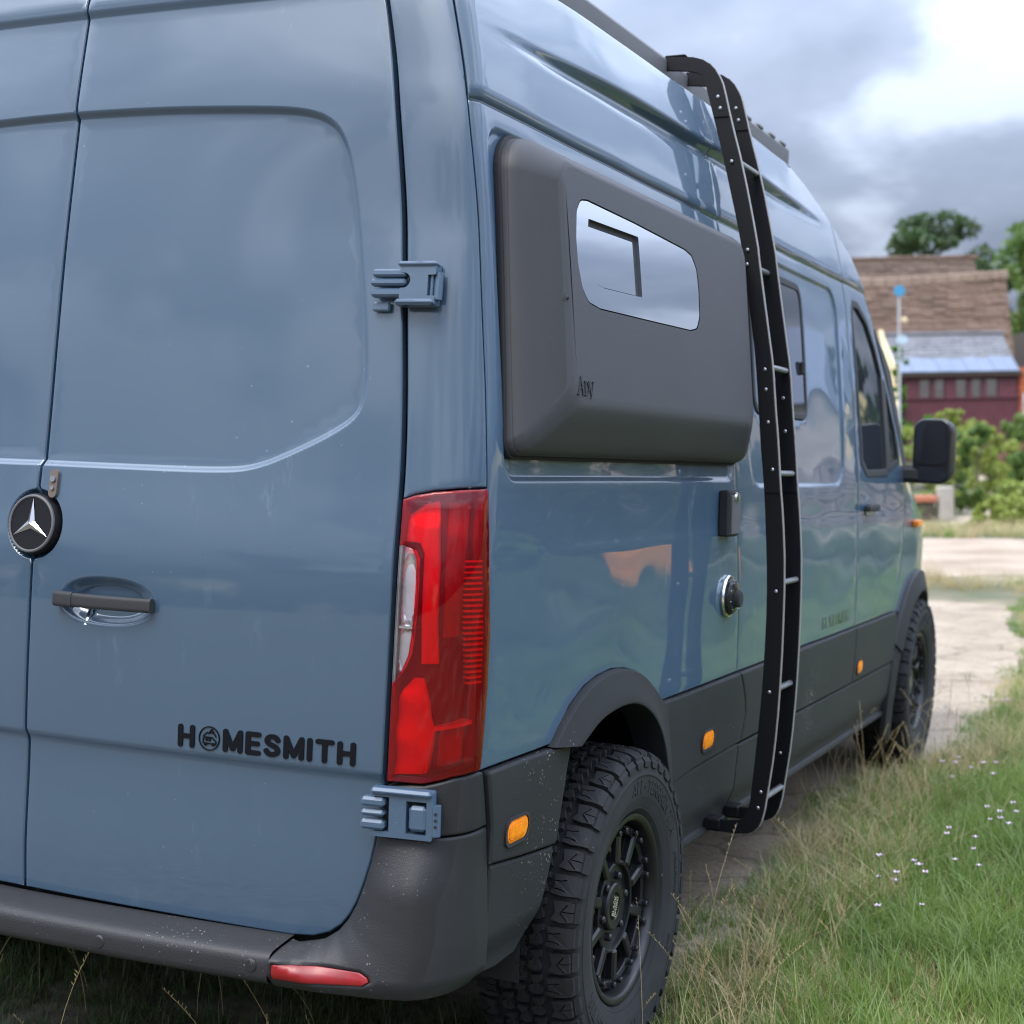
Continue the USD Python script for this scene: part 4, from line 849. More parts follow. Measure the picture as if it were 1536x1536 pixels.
# ---- wheels
def bend(poly_mesh, R0):
    """(s, x, h) -> a block wrapped round the wheel: s along the circumference, x across, h outward"""
    v = poly_mesh.vertices; th = v[:, 0] / .37; x = v[:, 1]; R = R0(np.abs(x)) + v[:, 2]
    m = poly_mesh.copy(); m.vertices = np.stack([x, R * np.cos(th), R * np.sin(th)], 1); m.fix_normals(); return m
CROWN = PchipInterpolator([0, .06, .095, .112, .120, .126, .13], [.3645, .3635, .3595, .3530, .3450, .330, .31])
def tyre():
    prof = [(.222, -.095), (.232, -.106), (.25, -.113), (.275, -.1195), (.300, -.1215), (.325, -.1205), (.345, -.117), (.354, -.109), (.3595, -.095), (.3635, -.06), (.3645, 0)]
    prof = prof + [(r, -x) for r, x in prof[-2::-1]]
    full = [(.222, .095)] + [(.232, .106), (.236, .1085), (.2385, .1085), (.241, .110), (.25, .113), (.262, .1165), (.266, .1185), (.29, .1215), (.3130, .1222), (.3160, .1240), (.3195, .1240), (.3215, .1222), (.332, .1205), (.345, .117), (.354, .109), (.3595, .095), (.3635, .06), (.3645, 0)]
    prof = [p for p in prof if p[1] < 0] + full[::-1]
    parts = [revolve([(r, x) for r, x in prof], 110)]
    parts[0].fix_normals()
    if parts[0].volume < 0: parts[0].invert()
    N = 42; P = 2 * math.pi * .37 / N; r2 = np.random.default_rng(3)
    for k in range(N):
        s = k * P; long = k % 2 == 0
        for side in (1, -1):
            ss = s + (P / 2 if side < 0 else 0); xin = .057 if long else .066; xo = .1185 if long else .1120
            g_ = Polygon([(ss + .0065, xin + .004), (ss + .0045, xin + .022), (ss + .0070, xo), (ss + P - .0075, xo), (ss + P - .0050, xin + .024), (ss + P - .0095, xin), (ss + P * .55, xin + .009)])
            sip = unary_union([LineString([(ss + P * .36, xin - .01), (ss + P * .36, xin + .020), (ss + P * .30, xin + .034)]).buffer(.0012), LineString([(ss + P * .66, xin - .01), (ss + P * .66, xin + .018), (ss + P * .72, xin + .032)]).buffer(.0012)]) if long else \
                unary_union([LineString([(ss + P * .22, xin + .034), (ss + P * .55, xin + .020), (ss + P * .82, xin + .036)]).buffer(.0012), LineString([(ss + P * .5, xin + .026), (ss + P * .5, xin + .048)]).buffer(.0012)])
            g_ = g_.difference(sip)
            g_ = affinity.scale(g_, 1, side, origin=(0, 0)); g_ = g_ if g_.geom_type == 'Polygon' else max(g_.geoms, key=lambda q: q.area)
            m = extrude(shapely.segmentize(g_, .012), .0170); m.vertices[:, 2] -= .002
            parts.append(bend(m, CROWN))
            # side biter below the shoulder block
            if side > 0:
                xs_ = [(.0040, .114), (.006, .1225), (.010, .127), (P - .012, .127 if long else .1235), (P - .006, .118), (P - .0065, .112)]
                vv_, ff_ = [], []
                q0 = ss + .005; q1 = ss + P - .006; 
                for (rr_, xa) in ((.357, .1085), (.347, .117), (.333, .1205 if long else .1195)):
                    for q in (q0 + (.006 if rr_ < .34 else 0), q1 - (.006 if rr_ < .34 else 0)):
                        th = q / .37; vv_ += [(xa - .004, rr_ * math.cos(th), rr_ * math.sin(th)), (xa + (.0065 if rr_ > .34 else .0035), (rr_ + .002) * math.cos(th), (rr_ + .002) * math.sin(th))]
                parts.append(trimesh.Trimesh(vv_, process=False).convex_hull)
        for row, xc, sg in ((0, .036, 1), (1, .0, -1), (2, -.036, 1)):
            s0 = s + (row % 2) * P * .5
            zz = [(.002, .013), (.016, .0155), (.021, .006), (P - .011, .0145), (P - .005, .002), (P - .009, -.0145), (.030, -.0155), (.024, -.005), (.006, -.013)]
            g_ = Polygon([(s0 + a, xc + sg * b) for a, b in zz]).buffer(-.0006)
            g_ = g_.difference(LineString([(s0 + P * .28, xc - sg * .004), (s0 + P * .45, xc + sg * .002), (s0 + P * .7, xc - sg * .002)]).buffer(.0007))
            g_ = g_ if g_.geom_type == 'Polygon' else max(g_.geoms, key=lambda q: q.area)
            m = extrude(g_, .0165); m.vertices[:, 2] -= .002; parts.append(bend(m, CROWN))
    # raised lettering and marks on the outer wall
    def arc_text(txt, h, r0, a_mid, bold=True):
        t = meshkit.text_mesh(txt, h, .0022, bold); x = t.vertices[:, 0] - t.bounds[:, 0].mean(); y = t.vertices[:, 1]
        th = a_mid - x / (r0 + h / 2); R = r0 + y; xw = np.interp(R, [.25, .266, .29, .313, .332], [.113, .1185, .1215, .1222, .1205]); m = t.copy()
        m.vertices = np.stack([xw + t.vertices[:, 2] - .0006, R * np.cos(th), R * np.sin(th)], 1); m.fix_normals(); return m
    # angles are measured from +y towards +z: 90 degrees is the top
    parts.append(arc_text('ALL-TERRAIN T/A', .030, .275, math.radians(62)))
    parts.append(arc_text('ALL-TERRAIN T/A', .030, .275, math.radians(242)))
    parts.append(arc_text('LT245/75R16', .012, .285, math.radians(5))); parts.append(arc_text('M+S', .014, .285, math.radians(330)))
    return trimesh.util.concatenate(parts)
def wheel(parent, center, matrix=None):
    w = xf(parent, 'wheel', loc=center)
    obj(w, 'tyre', tyre(), 'rubber', smooth=28)
    # rim: outer lip and barrel
    lip = revolve([(.208, -.09), (.226, -.098), (.229, -.094), (.200, -.08), (.196, -.02), (.197, .03), (.1985, .070), (.203, .094), (.209, .1005), (.2165, .103), (.222, .1015), (.2245, .097), (.224, .085)], 96)
    lip.fix_normals(); obj(w, 'rim', lip, 'rim', smooth=35)
    ring = Point(0, 0).buffer(.197, 48).difference(Point(0, 0).buffer(.055, 24)); nS = 10
    hole = []
    for k in range(nS):
        a = 2 * math.pi * k / nS
        q = Polygon([(.108, -.020), (.165, -.034), (.178, -.024), (.178, .024), (.165, .034), (.108, .020)]).buffer(-.004).buffer(.004)
        hole.append(affinity.rotate(q, math.degrees(a), origin=(0, 0)))
    face = ring.difference(unary_union(hole))
    # dish: spokes slope inwards to the rim
    fm = extrude(shapely.segmentize(face, .02), .018); rr_ = np.hypot(fm.vertices[:, 0], fm.vertices[:, 1]); fm.vertices[:, 2] += np.interp(rr_, [.05, .10, .15, .185, .197], [.060, .062, .060, .058, .064]) - .018
    obj(w, 'spoke_disc', axes(fm, (0, 1, 0), (0, 0, 1), (1, 0, 0)), 'rim', smooth=25)
    step = revolve([(.172, .048), (.172, .072), (.175, .0745), (.1885, .0745), (.1915, .070), (.196, .064)], 80); obj(w, 'rim_ring', step, 'rim', smooth=30)
    obj(w, 'rim_ring', revolve([(.098, .050), (.0995, .072), (.104, .0745), (.1085, .072), (.110, .055)], 64), 'rim', smooth=30)
    for k in range(nS):
        a = 2 * math.pi * (k + .5) / nS; e = np.array([0, math.cos(a), math.sin(a)]); t = np.array([0, -math.sin(a), math.cos(a)])
        obj(w, 'spoke_rib', axes(cbox((.142, 0, .066), (.078, .026, .026), .005), e, t, (1, 0, 0)), 'rim', smooth=25)
        for sg in (-1, 1):
            b = a + sg * .115; p = np.array([.072, .1815 * math.cos(b), .1815 * math.sin(b)])
            obj(w, 'rim_bolt', axes(revolve([(0, .018), (.0055, .018), (.0075, .0155), (.0075, .005), (.0105, .004), (.0118, -.002)], 12), (1, 0, 0), (0, 1, 0), (0, 0, 1), p), 'blackgloss', smooth=25)
    hub = revolve([(.0, .066), (.030, .066), (.033, .072), (.052, .074), (.056, .070), (.060, .052), (.085, .052), (.0875, .055), (.0925, .055), (.095, .045)], 64); hub.fix_normals(); obj(w, 'hub', hub, 'rim', smooth=30)
    obj(w, 'hub_cap', revolve([(0, .072), (.027, .072), (.030, .069), (.031, .060)], 40), 'black', smooth=30)
    for k in range(6):
        a = 2 * math.pi * k / 6 + .2; obj(w, 'lug_nut', axes(revolve([(0, .026), (.006, .026), (.0095, .022), (.0105, .0)], 12), (1, 0, 0), (0, 1, 0), (0, 0, 1), (.050, .072 * math.cos(a), .072 * math.sin(a))), 'blackgloss', smooth=25)
    for txt, zz in (('BLACK', .003), ('RHINO', -.0125)):
        t = meshkit.text_mesh(txt, .0105, .001, True); t.vertices[:, 0] -= t.bounds[:, 0].mean(); obj(w, 'lettering', axes(t, (0, .34, .94), (0, -.94, .34), (1, 0, 0), (.0722, -zz * .94, zz * .34)), 'badgetext', smooth=False)
    obj(w, 'brake_drum', revolve([(.0, -.01), (.15, -.01), (.15, -.07)], 32), 'dark', smooth=False)
    return w
WH = wheel(VAN, (1.044 - .1225, W1[0], W1[1]))
def wmat(x, y, z, flip=False):
    m = np.eye(4); m[3, :3] = (x, y, z)
    if flip: m[0, 0], m[1, 1] = -1, -1
    return m
def wheel_copy(x, y, z, flip=False, ang=0.):
    p = unique(VAN, 'wheel'); q = UsdGeom.Xform.Define(stage, p)
    src = Usd.Stage.GetPrimAtPath(stage, WH)
    for c in src.GetChildren():
        d = stage.DefinePrim(f'{p}/{c.GetName()}'); d.GetReferences().AddInternalReference(c.GetPath())
    m = wmat(x, y, z, flip); c_, s_ = math.cos(ang), math.sin(ang); rot_ = np.eye(4); rot_[1:3, 1:3] = [[c_, s_], [-s_, c_]]
    q.AddTransformOp().Set(Gf.Matrix4d(*(rot_ @ m).ravel().tolist()))
wheel_copy(1.044 - .1225, W2[0], W2[1] + .05, ang=.7)
wheel_copy(-1.044 + .1225, W1[0], W1[1], True, .4); wheel_copy(-1.044 + .1225, W2[0], W2[1] + .05, True, 1.1)

# ================================================================== the place (world frame)
CR = np.array([.904, .428, 0.]); CR /= np.linalg.norm(CR); CF = np.array([-CR[1], CR[0], 0.])     # across and away from where the photographer stands
def terrain(x, y):
    x, y = np.asarray(x, float), np.asarray(y, float)
    h = .0437 * np.clip(.90 - x, 0, 2.6) * sm(8.5, 5.5, y) * sm(-3, -.5, y)                       # the crossfall the van stands on
    h = h + .9 * sm(33, 46, y) * sm(12, 2, x)
    h = h + 8.5 * sm(48, 135, y - .15 * np.abs(x)) * sm(4, 22, x - .06 * y) + .7 * sm(30, 60, y) * sm(4, 22, x)
    h = h + .10 * (meshkit.fbm(np.stack([x * .13, y * .13, 0 * x], -1), 3, 5) - .5) * sm(8, 20, np.hypot(x, y))
    h = h + .05 * sm(1.0, 2.6, x) * sm(9, 4, y) * (.6 + meshkit.fbm(np.stack([x * 1.2, y * 1.2, 0 * x], -1), 3, 9))
    return h
MT['soil'] = mat('soil_and_grass', (.115, .098, .058), .95, vary=(1.4, .4), tint=(.10, .125, .040), bump=(30, .012))
gx = np.concatenate([-np.geomspace(420, 6, 26), np.arange(-5.6, 6.6, .12), np.geomspace(7, 420, 40)]); gy = np.concatenate([-np.geomspace(300, 4.5, 16), np.arange(-4.2, 13, .12), np.geomspace(13.2, 150, 90), np.geomspace(160, 600, 10)])
X, Y = np.meshgrid(gx, gy, indexing='ij'); Z = terrain(X, Y); na, ny = X.shape; idx = np.arange(na * ny).reshape(na, ny)
GF = np.concatenate([np.stack([idx[:-1, :-1], idx[1:, :-1], idx[1:, 1:]], -1).reshape(-1, 3), np.stack([idx[:-1, :-1], idx[1:, 1:], idx[:-1, 1:]], -1).reshape(-1, 3)])
# ground colours by place: green verge, dry hill, soil
gm = usdkit.material(stage, LOOKS + '/ground', {
    'g': ('geometry', {}), 's': ('separate_xyz', {}), 'n1': ('noise_texture', {'scale': .55, 'detail': 6.0}), 'n2': ('noise_texture', {'scale': 14, 'detail': 5.0}), 'n3': ('noise_texture', {'scale': .035, 'detail': 5.0}),
    'soil': ('rgb_ramp', {'ramp': [(.3, (.050, .040, .026)), (.5, (.10, .082, .054)), (.7, (.16, .135, .092))]}),
    'green': ('rgb_ramp', {'ramp': [(.32, (.030, .040, .016)), (.46, (.060, .075, .030)), (.54, (.10, .092, .050)), (.64, (.22, .18, .115))]}),
    'dry': ('rgb_ramp', {'ramp': [(.32, (.13, .14, .045)), (.5, (.30, .235, .095)), (.7, (.38, .30, .13))]}),
    'fy': ('map_range', {'from_min': 42, 'from_max': 60, 'clamp': True}), 'fx': ('map_range', {'from_min': .35, 'from_max': 1.0, 'clamp': True}), 'fr': ('map_range', {'from_min': 9.0, 'from_max': 11.5, 'clamp': True}),
    'mx': ('math', {'math_type': 'maximum'}),
    'm1': ('mix_color', {}), 'm2': ('mix_color', {}), 'p': ('principled_bsdf', {'roughness': .95}), 'b': ('bump', {'distance': .02})},
    [('g.position', 's.vector'), ('g.position', 'n1.vector'), ('g.position', 'n2.vector'), ('g.position', 'n3.vector'), ('n2.fac', 'soil.fac'), ('n1.fac', 'green.fac'), ('n3.fac', 'dry.fac'),
     ('s.x', 'fx.value'), ('s.y', 'fr.value'), ('fx.result', 'mx.value1'), ('fr.result', 'mx.value2'), ('s.y', 'fy.value'), ('mx.value', 'm1.fac'), ('soil.color', 'm1.a'), ('green.color', 'm1.b'),
     ('fy.result', 'm2.fac'), ('m1.result', 'm2.a'), ('dry.color', 'm2.b'), ('m2.result', 'p.base_color'), ('n2.fac', 'b.height'), ('b.normal', 'p.normal')], surface='p.BSDF')
MT['ground'] = gm
obj('/World', 'ground', trimesh.Trimesh(np.stack([X, Y, Z], -1).reshape(-1, 3), GF, process=False), 'ground', smooth=True, kind='structure')

# pale stony tracks
def track_mat(name, lo, mid, hi, crack):
    return usdkit.material(stage, f'{LOOKS}/{name}', {
        'g': ('geometry', {}), 'n1': ('noise_texture', {'scale': 1.1, 'detail': 7.0, 'roughness': .62}), 'n2': ('noise_texture', {'scale': 55, 'detail': 5.0, 'roughness': .7}), 'v': ('voronoi_texture', {'feature': 'distance_to_edge', 'scale': 1.5}),
        'nw': ('noise_texture', {'scale': 3.0, 'detail': 4.0}), 'wm': ('vector_math', {'math_type': 'multiply_add', 'vector2': (.35, .35, .35)}),
        'r': ('rgb_ramp', {'ramp': [(.28, lo), (.5, mid), (.72, hi)]}), 'rs': ('rgb_ramp', {'ramp': [(.30, (.45, .42, .38)), (.48, (.95, .95, .95)), (.70, (1.18, 1.16, 1.12))]}),
        'mu': ('mix_color', {'blend_type': 'multiply', 'fac': 1.0, 'use_clamp': False}), 'cr': ('rgb_ramp', {'ramp': [(0, (crack, crack, crack)), (.006, (crack, crack, crack)), (.022, (1, 1, 1)), (1, (1, 1, 1))]}),
        'm2': ('mix_color', {'blend_type': 'multiply', 'fac': 1.0}), 'p': ('principled_bsdf', {'roughness': .93}), 'b': ('bump', {'distance': .008, 'strength': 1.0})},
        [('g.position', 'n1.vector'), ('g.position', 'n2.vector'), ('g.position', 'nw.vector'), ('nw.color', 'wm.vector1'), ('g.position', 'wm.vector3'), ('wm.vector', 'v.vector'), ('n1.fac', 'r.fac'), ('n2.fac', 'rs.fac'), ('r.color', 'mu.a'), ('rs.color', 'mu.b'),
         ('v.distance', 'cr.fac'), ('mu.result', 'm2.a'), ('cr.color', 'm2.b'), ('m2.result', 'p.base_color'), ('n2.fac', 'b.height'), ('b.normal', 'p.normal')], surface='p.BSDF')
MT['track'] = track_mat('pale_track', (.17, .128, .088), (.29, .232, .168), (.39, .325, .245), .60)
MT['trackfar'] = track_mat('pale_track_far', (.22, .165, .115), (.32, .25, .185), (.40, .325, .25), .95)
def drape(poly, h, lift, name, matn, ragged=.0, kind='structure'):
    b = shapely.segmentize(poly, .10); c = np.array(b.exterior.coords)
    if ragged: c = c + ragged * (np.stack([meshkit.fbm(np.stack([c[:, 0] * 2.5, c[:, 1] * 2.5, 0 * c[:, 0] + k], -1), 4, 3) for k in (0, 7)], 1) - .5) * 2
    poly = Polygon(c).buffer(0); poly = max(getattr(poly, 'geoms', [poly]), key=lambda q: q.area)
    v, f, n = sheet(poly, h, S=lambda u, z: np.stack([u, z, terrain(u, z) + lift], -1), thick=.03, edge=0, hb=min(.15, h))
    return obj('/World', name, (v, f, n), matn, kind=kind)
drape(Polygon([(.97, 1.30), (.97, 1.75), (.95, 2.3), (.92, 2.73), (.90, 3.12), (.90, 3.8), (1.06, 4.46), (1.22, 4.88), (1.20, 6.2), (1.10, 7.5), (1.1, 8.6), (.75, 10.0), (.55, 11.4), (-.3, 11.7), (-3, 11.2), (-5, 8), (-5, 3), (-3.0, 1.6), (-.6, 1.45)]), .14, .006, 'stony_track', 'track', .10)
drape(Polygon([(.62, 14.6), (.4, 16.0), (-.3, 20.4), (-4, 20.8), (-9, 18.5), (-9, 14.5), (-1, 14.0)]), .4, .006, 'stony_track', 'trackfar', .25)
drape(Polygon([(1.0, 22.5), (.2, 30), (-2.6, 46), (-5.0, 46), (-3.2, 36), (-2.2, 27), (-2.2, 23.2), (-.5, 22.2)]), .6, .008, 'stony_track', 'trackfar', .4)

# ---- grass: tufts of blades scattered over the verge
def leaf_mat(name, cols, trans=.35, rough=.5, scale=1.3):
    n = {'g': ('geometry', {}), 'oi': ('object_info', {}), 'n': ('noise_texture', {'scale': scale, 'detail': 3.0}), 'mm': ('mix_float', {'fac': .55, 'use_clamp': True}),
         'r': ('rgb_ramp', {'ramp': cols}), 'd': ('principled_bsdf', {'roughness': rough}), 't': ('translucent_bsdf', {}), 'm': ('mix_closure', {'fac': trans})}
    return usdkit.material(stage, f'{LOOKS}/{name}', n, [('g.random_per_island', 'mm.a'), ('g.position', 'n.vector'), ('n.fac', 'mm.b'), ('mm.result', 'r.fac'), ('r.color', 'd.base_color'), ('r.color', 't.color'),
                                                         ('d.BSDF', 'm.closure1'), ('t.BSDF', 'm.closure2')], surface='m.closure')
MT['grass'] = leaf_mat('grass_green', [(.15, (.080, .135, .024)), (.42, (.160, .225, .042)), (.60, (.27, .29, .070)), (.82, (.46, .40, .17))])
MT['grassdry'] = leaf_mat('grass_dry', [(.15, (.28, .22, .10)), (.5, (.48, .39, .20)), (.72, (.36, .33, .12)), (.9, (.18, .22, .06))], .25)
MT['stem'] = leaf_mat('dry_stem', [(.2, (.36, .27, .12)), (.5, (.50, .40, .20)), (.8, (.42, .37, .16))], .15)
MT['darkgrass'] = leaf_mat('grass_painted_shade', [(.2, (.05, .075, .02)), (.5, (.09, .12, .035)), (.8, (.22, .18, .08))])  # green darkened by painted-in shade, also used for the mirrored field
def blades(n, rad, h0, h1, w, lean, r, seg=4):
    V, F = [], []
    for _ in range(n):
        a = r.uniform(0, 2 * np.pi); p = np.array([math.cos(a), math.sin(a)]) * rad * math.sqrt(r.uniform()); hgt = r.uniform(h0, h1); d = r.uniform(0, 2 * np.pi); le = hgt * lean * r.uniform(.2, 1.3); ww = w * r.uniform(.6, 1.3)
        dx, dy = math.cos(d), math.sin(d); tw = d + math.pi / 2 + r.uniform(-.7, .7); i = len(V)
        for k in range(seg):
            t = k / seg; q = t ** 1.8; c = (p[0] + dx * le * q, p[1] + dy * le * q, hgt * (t - .22 * le / hgt * t * t)); wk = ww * (1 - t ** 1.5 * .85) / 2
            V += [(c[0] - math.cos(tw) * wk, c[1] - math.sin(tw) * wk, c[2]), (c[0] + math.cos(tw) * wk, c[1] + math.sin(tw) * wk, c[2])]
        V.append((p[0] + dx * le, p[1] + dy * le, hgt * (1 - .22 * le / hgt)))
        for k in range(seg - 1): a_ = i + 2 * k; F += [[a_, a_ + 1, a_ + 3], [a_, a_ + 3, a_ + 2]]
        F.append([i + 2 * seg - 2, i + 2 * seg - 1, i + 2 * seg])
    return np.array(V, np.float32), np.array(F, np.int32)
def scatter(name, matn, protos, pts, scales, rots):
    inst = UsdGeom.PointInstancer.Define(stage, unique('/World', name)); P_ = inst.GetPath()
    for k, (v, f) in enumerate(protos):
        g = usdkit.mesh(stage, f'{P_}/tuft_{k}' if k else f'{P_}/tuft', trimesh.Trimesh(v, f, process=False), MT[matn], smooth=False)
        inst.GetPrototypesRel().AddTarget(g.GetPath())
    n = len(pts); inst.CreateProtoIndicesAttr(Vt.IntArray.FromNumpy(rng.integers(0, len(protos), n).astype(np.int32)))
    inst.CreatePositionsAttr(Vt.Vec3fArray.FromNumpy(pts.astype(np.float32))); inst.CreateScalesAttr(Vt.Vec3fArray.FromNumpy(scales.astype(np.float32)))
    inst.CreateOrientationsAttr(Vt.QuathArray([Gf.Quath(float(math.cos(a / 2)), 0., 0., float(math.sin(a / 2))) for a in rots]))
    keys(inst.GetPrim(), kind='stuff')
EDGE = np.array([(1.0, .4), (1.0, .9), (.98, 1.31), (.98, 1.75), (.96, 2.3), (.93, 2.73), (.90, 3.12), (.92, 3.8), (1.08, 4.46), (1.24, 4.88), (1.22, 6.2), (1.13, 7.5), (1.12, 8.6), (.90, 10), (.6, 11.5), (-.5, 11.9)])
def edge_x(y): return np.interp(y, EDGE[:, 1], EDGE[:, 0])
def place(n, x0, x1, y0, y1, keep):
    p = np.stack([rng.uniform(x0, x1, n), rng.uniform(y0, y1, n)], 1); q = rng.uniform(size=n) < keep(p[:, 0], p[:, 1]); p = p[q]; return np.column_stack([p, terrain(p[:, 0], p[:, 1])])
def nz(x, y, s, k): return meshkit.fbm(np.stack([x * s, y * s, 0 * x + k], -1), 4, 11)
def go(name, matn, protos, pts, s0, s1):
    s = rng.uniform(s0, s1, len(pts)); scatter(name, matn, protos, pts, np.stack([s, s, s * rng.uniform(.8, 1.2, len(pts))], 1), rng.uniform(0, 6.28, len(pts)))
rb = np.random.default_rng(21)
tuftA = [blades(26, .045, .05, .15, .0042, .9, rb) for _ in range(5)]
tuftB = [blades(14, .05, .08, .22, .0034, 1.1, rb) for _ in range(5)]
tuftS = [blades(16, .05, .02, .07, .0036, .9, rb) for _ in range(4)]
lush = lambda x, y: np.clip((x - edge_x(y)) / .55, 0, 1)
# the green of the verge: long and lush away from the track, short and worn at its edge
go('verge_grass', 'grass', tuftA, place(16000, .7, 3.2, .8, 12, lambda x, y: lush(x, y) ** .8 * np.clip(.35 + 1.5 * (nz(x, y, 1.6, 1) - .3), .15, 1) * np.where(y < 7, 1, .6)), .65, 1.15)
go('verge_grass', 'grass', tuftS, place(9000, .6, 3.0, .9, 12, lambda x, y: ((x - edge_x(y)) > -.10 + .25 * (nz(x, y, 2.5, 5) - .5)) * np.where(y < 6, 1, .5)), .7, 1.3)
go('dry_grass', 'grassdry', tuftB, place(5200, .55, 2.4, .9, 9, lambda x, y: np.exp(-((x - edge_x(y) - .20) / .20) ** 2) * ((x - edge_x(y)) > .02) * np.where(y < 2.1, .5, 1) * (.35 + .9 * (nz(x, y, 2.2, 3) > .45))), .5, 1.0)
go('dry_grass', 'grassdry', tuftS, place(7000, .5, 2.6, .9, 11, lambda x, y: ((x - edge_x(y)) > -.06) * (nz(x, y, 2.0, 8) > .42) * .9), .6, 1.3)
# verge beyond what the frame shows, darkened in colour for the paint to mirror
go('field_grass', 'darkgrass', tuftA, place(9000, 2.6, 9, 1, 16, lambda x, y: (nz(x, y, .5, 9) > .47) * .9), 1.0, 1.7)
strip = lambda x, y: ((y > 11.7 + 2.2 * nz(x, y, .8, 2)) & (y < 14.6 - 1.6 * nz(x, y, .9, 6)) | (y > 19.6 + 1.6 * nz(x, y, .8, 2)) & (y < 23.2) | (x > .75))
go('verge_grass', 'grass', tuftA, place(4200, -3.5, 2.2, 11.4, 24, lambda x, y: strip(x, y) * (nz(x, y, .9, 4) > .46)), .6, 1.4)
go('dry_grass', 'grassdry', tuftB, place(4200, -3.5, 2.2, 11.4, 24, lambda x, y: strip(x, y) * (nz(x, y, .9, 4) < .54)), .7, 1.5)
go('verge_grass', 'grass', tuftA, place(3000, -4, 4, 23, 40, lambda x, y: ((x > .9 - .20 * (y - 23)) | (x < -2.4 - .16 * (y - 23))) * .9), 1.6, 3.0)
# below and behind the van, its shade put into the blade colour
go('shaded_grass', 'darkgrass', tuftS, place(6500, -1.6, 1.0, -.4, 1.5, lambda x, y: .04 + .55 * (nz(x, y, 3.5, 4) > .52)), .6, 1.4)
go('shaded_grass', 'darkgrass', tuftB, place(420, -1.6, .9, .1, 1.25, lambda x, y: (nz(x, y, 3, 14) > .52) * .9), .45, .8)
# tall dry flowering stems, each a bent stalk with a seed head
def stem(hgt, lean, r):
    d = r.uniform(0, 6.28); k = 9; P_ = []
    for i in range(k): t = i / (k - 1); P_.append((math.cos(d) * lean * t ** 1.9, math.sin(d) * lean * t ** 1.9, hgt * (t - .15 * lean * t * t)))
    st = tube(P_, [.0013 * (1 - .5 * i / k) for i in range(k)], 4); hd = []
    for j in range(9):
        t = .78 + .22 * j / 9; c = np.array([np.interp(t, np.linspace(0, 1, k), [q[a] for q in P_]) for a in range(3)]); o_ = np.array([r.normal() * .004, r.normal() * .004, .009]); hd.append(tube([c, c + o_ * .5, c + o_], [.0008, .0019, .0004], 4))
    m = trimesh.util.concatenate([st] + hd); return np.array(m.vertices, np.float32), np.array(m.faces, np.int32)
stems = [stem(rb.uniform(.22, .48), rb.uniform(.04, .24), rb) for _ in range(9)]
go('dry_stems', 'stem', stems, place(300, .6, 1.9, 1.0, 6.5, lambda x, y: np.clip(1.1 - np.abs(x - edge_x(y) - .18) / .38, .05, 1) * (.3 + .9 * (nz(x, y, 1.4, 6) > .46))), .55, 1.0)
go('dry_stems', 'stem', stems, place(60, .80, 1.25, .95, 1.55, lambda x, y: .75 + 0 * x), .6, .95)
go('dry_stems', 'stem', stems, place(70, .62, 1.2, 3.3, 5.2, lambda x, y: .9 * (np.abs(x - edge_x(y)) < .22)), .7, 1.15)
go('dry_stems', 'stem', stems, place(46, -1.3, .8, .05, .75, lambda x, y: .8 + 0 * x), .45, .9)

# pale flowers in the verge
MT['petal'] = mat('pale_petal', (.48, .38, .46), .6, vary=(40, .15))
MT['flowerstem'] = mat('flower_stem', (.07, .13, .03), .6)
def flower_mesh(r):
    pet = []
    for k in range(5):
        a = 2 * math.pi * k / 5 + r.uniform(-.1, .1); e = np.array([math.cos(a), math.sin(a), 0]); t = np.array([-math.sin(a), math.cos(a), 0]); L = .0115
        v = [(0, 0, 0), e * L * .55 + t * L * .42 + [0, 0, .004], e * L + t * L * .2 + [0, 0, .007], e * L - t * L * .2 + [0, 0, .007], e * L * .55 - t * L * .42 + [0, 0, .004]]
        pet.append(trimesh.Trimesh(np.array(v, float), [[0, 1, 4], [1, 2, 3], [1, 3, 4]], process=False))
    return trimesh.util.concatenate(pet)
FL = None
def flower(x, y, h, s):
    global FL
    z = float(terrain(np.array(x), np.array(y))); m = np.eye(4); a = rng.uniform(0, 6.28); tl_ = rng.uniform(-.5, .5)
    c_, s_ = math.cos(a), math.sin(a); m[:3, :3] = np.array([[c_, s_, 0], [-s_, c_, 0], [0, 0, 1]]) * s; m[2, :3] = np.array([tl_ * .3, .2 * tl_, 1]) * s * (h / .1 / s); m[3, :3] = (x, y, z)
    lab = 'pale pink flower ' + ('in the cluster by the right edge of the verge' if y > 2.95 and y < 3.3 else 'in the loose row nearest the camera' if y < 2.5 else 'in the small group just below the right edge cluster' if y < 2.95 else 'in the far group level with the front wheel' if y > 5 else 'in the scattered group halfway along the verge')
    if FL is None:
        FL = xf('/World', 'verge_flower', matrix=m, label=lab, cat='flower', group='pale pink flowers in the verge grass')
        obj(FL, 'stalk', tube([(0, 0, 0), (.004, 0, .05), (0, 0, .1)], .0011, 4), 'flowerstem'); fm_ = flower_mesh(rb); fm_.apply_translation((0, 0, .098)); obj(FL, 'petals', fm_, 'petal', smooth=False)
    else:
        p = unique('/World', 'verge_flower'); q = UsdGeom.Xform.Define(stage, p)
        for c in Usd.Stage.GetPrimAtPath(stage, FL).GetChildren(): stage.DefinePrim(f'{p}/{c.GetName()}').GetReferences().AddInternalReference(c.GetPath())
        q.AddTransformOp().Set(Gf.Matrix4d(*m.ravel().tolist())); keys(q.GetPrim(), lab, 'flower', 'pale pink flowers in the verge grass')
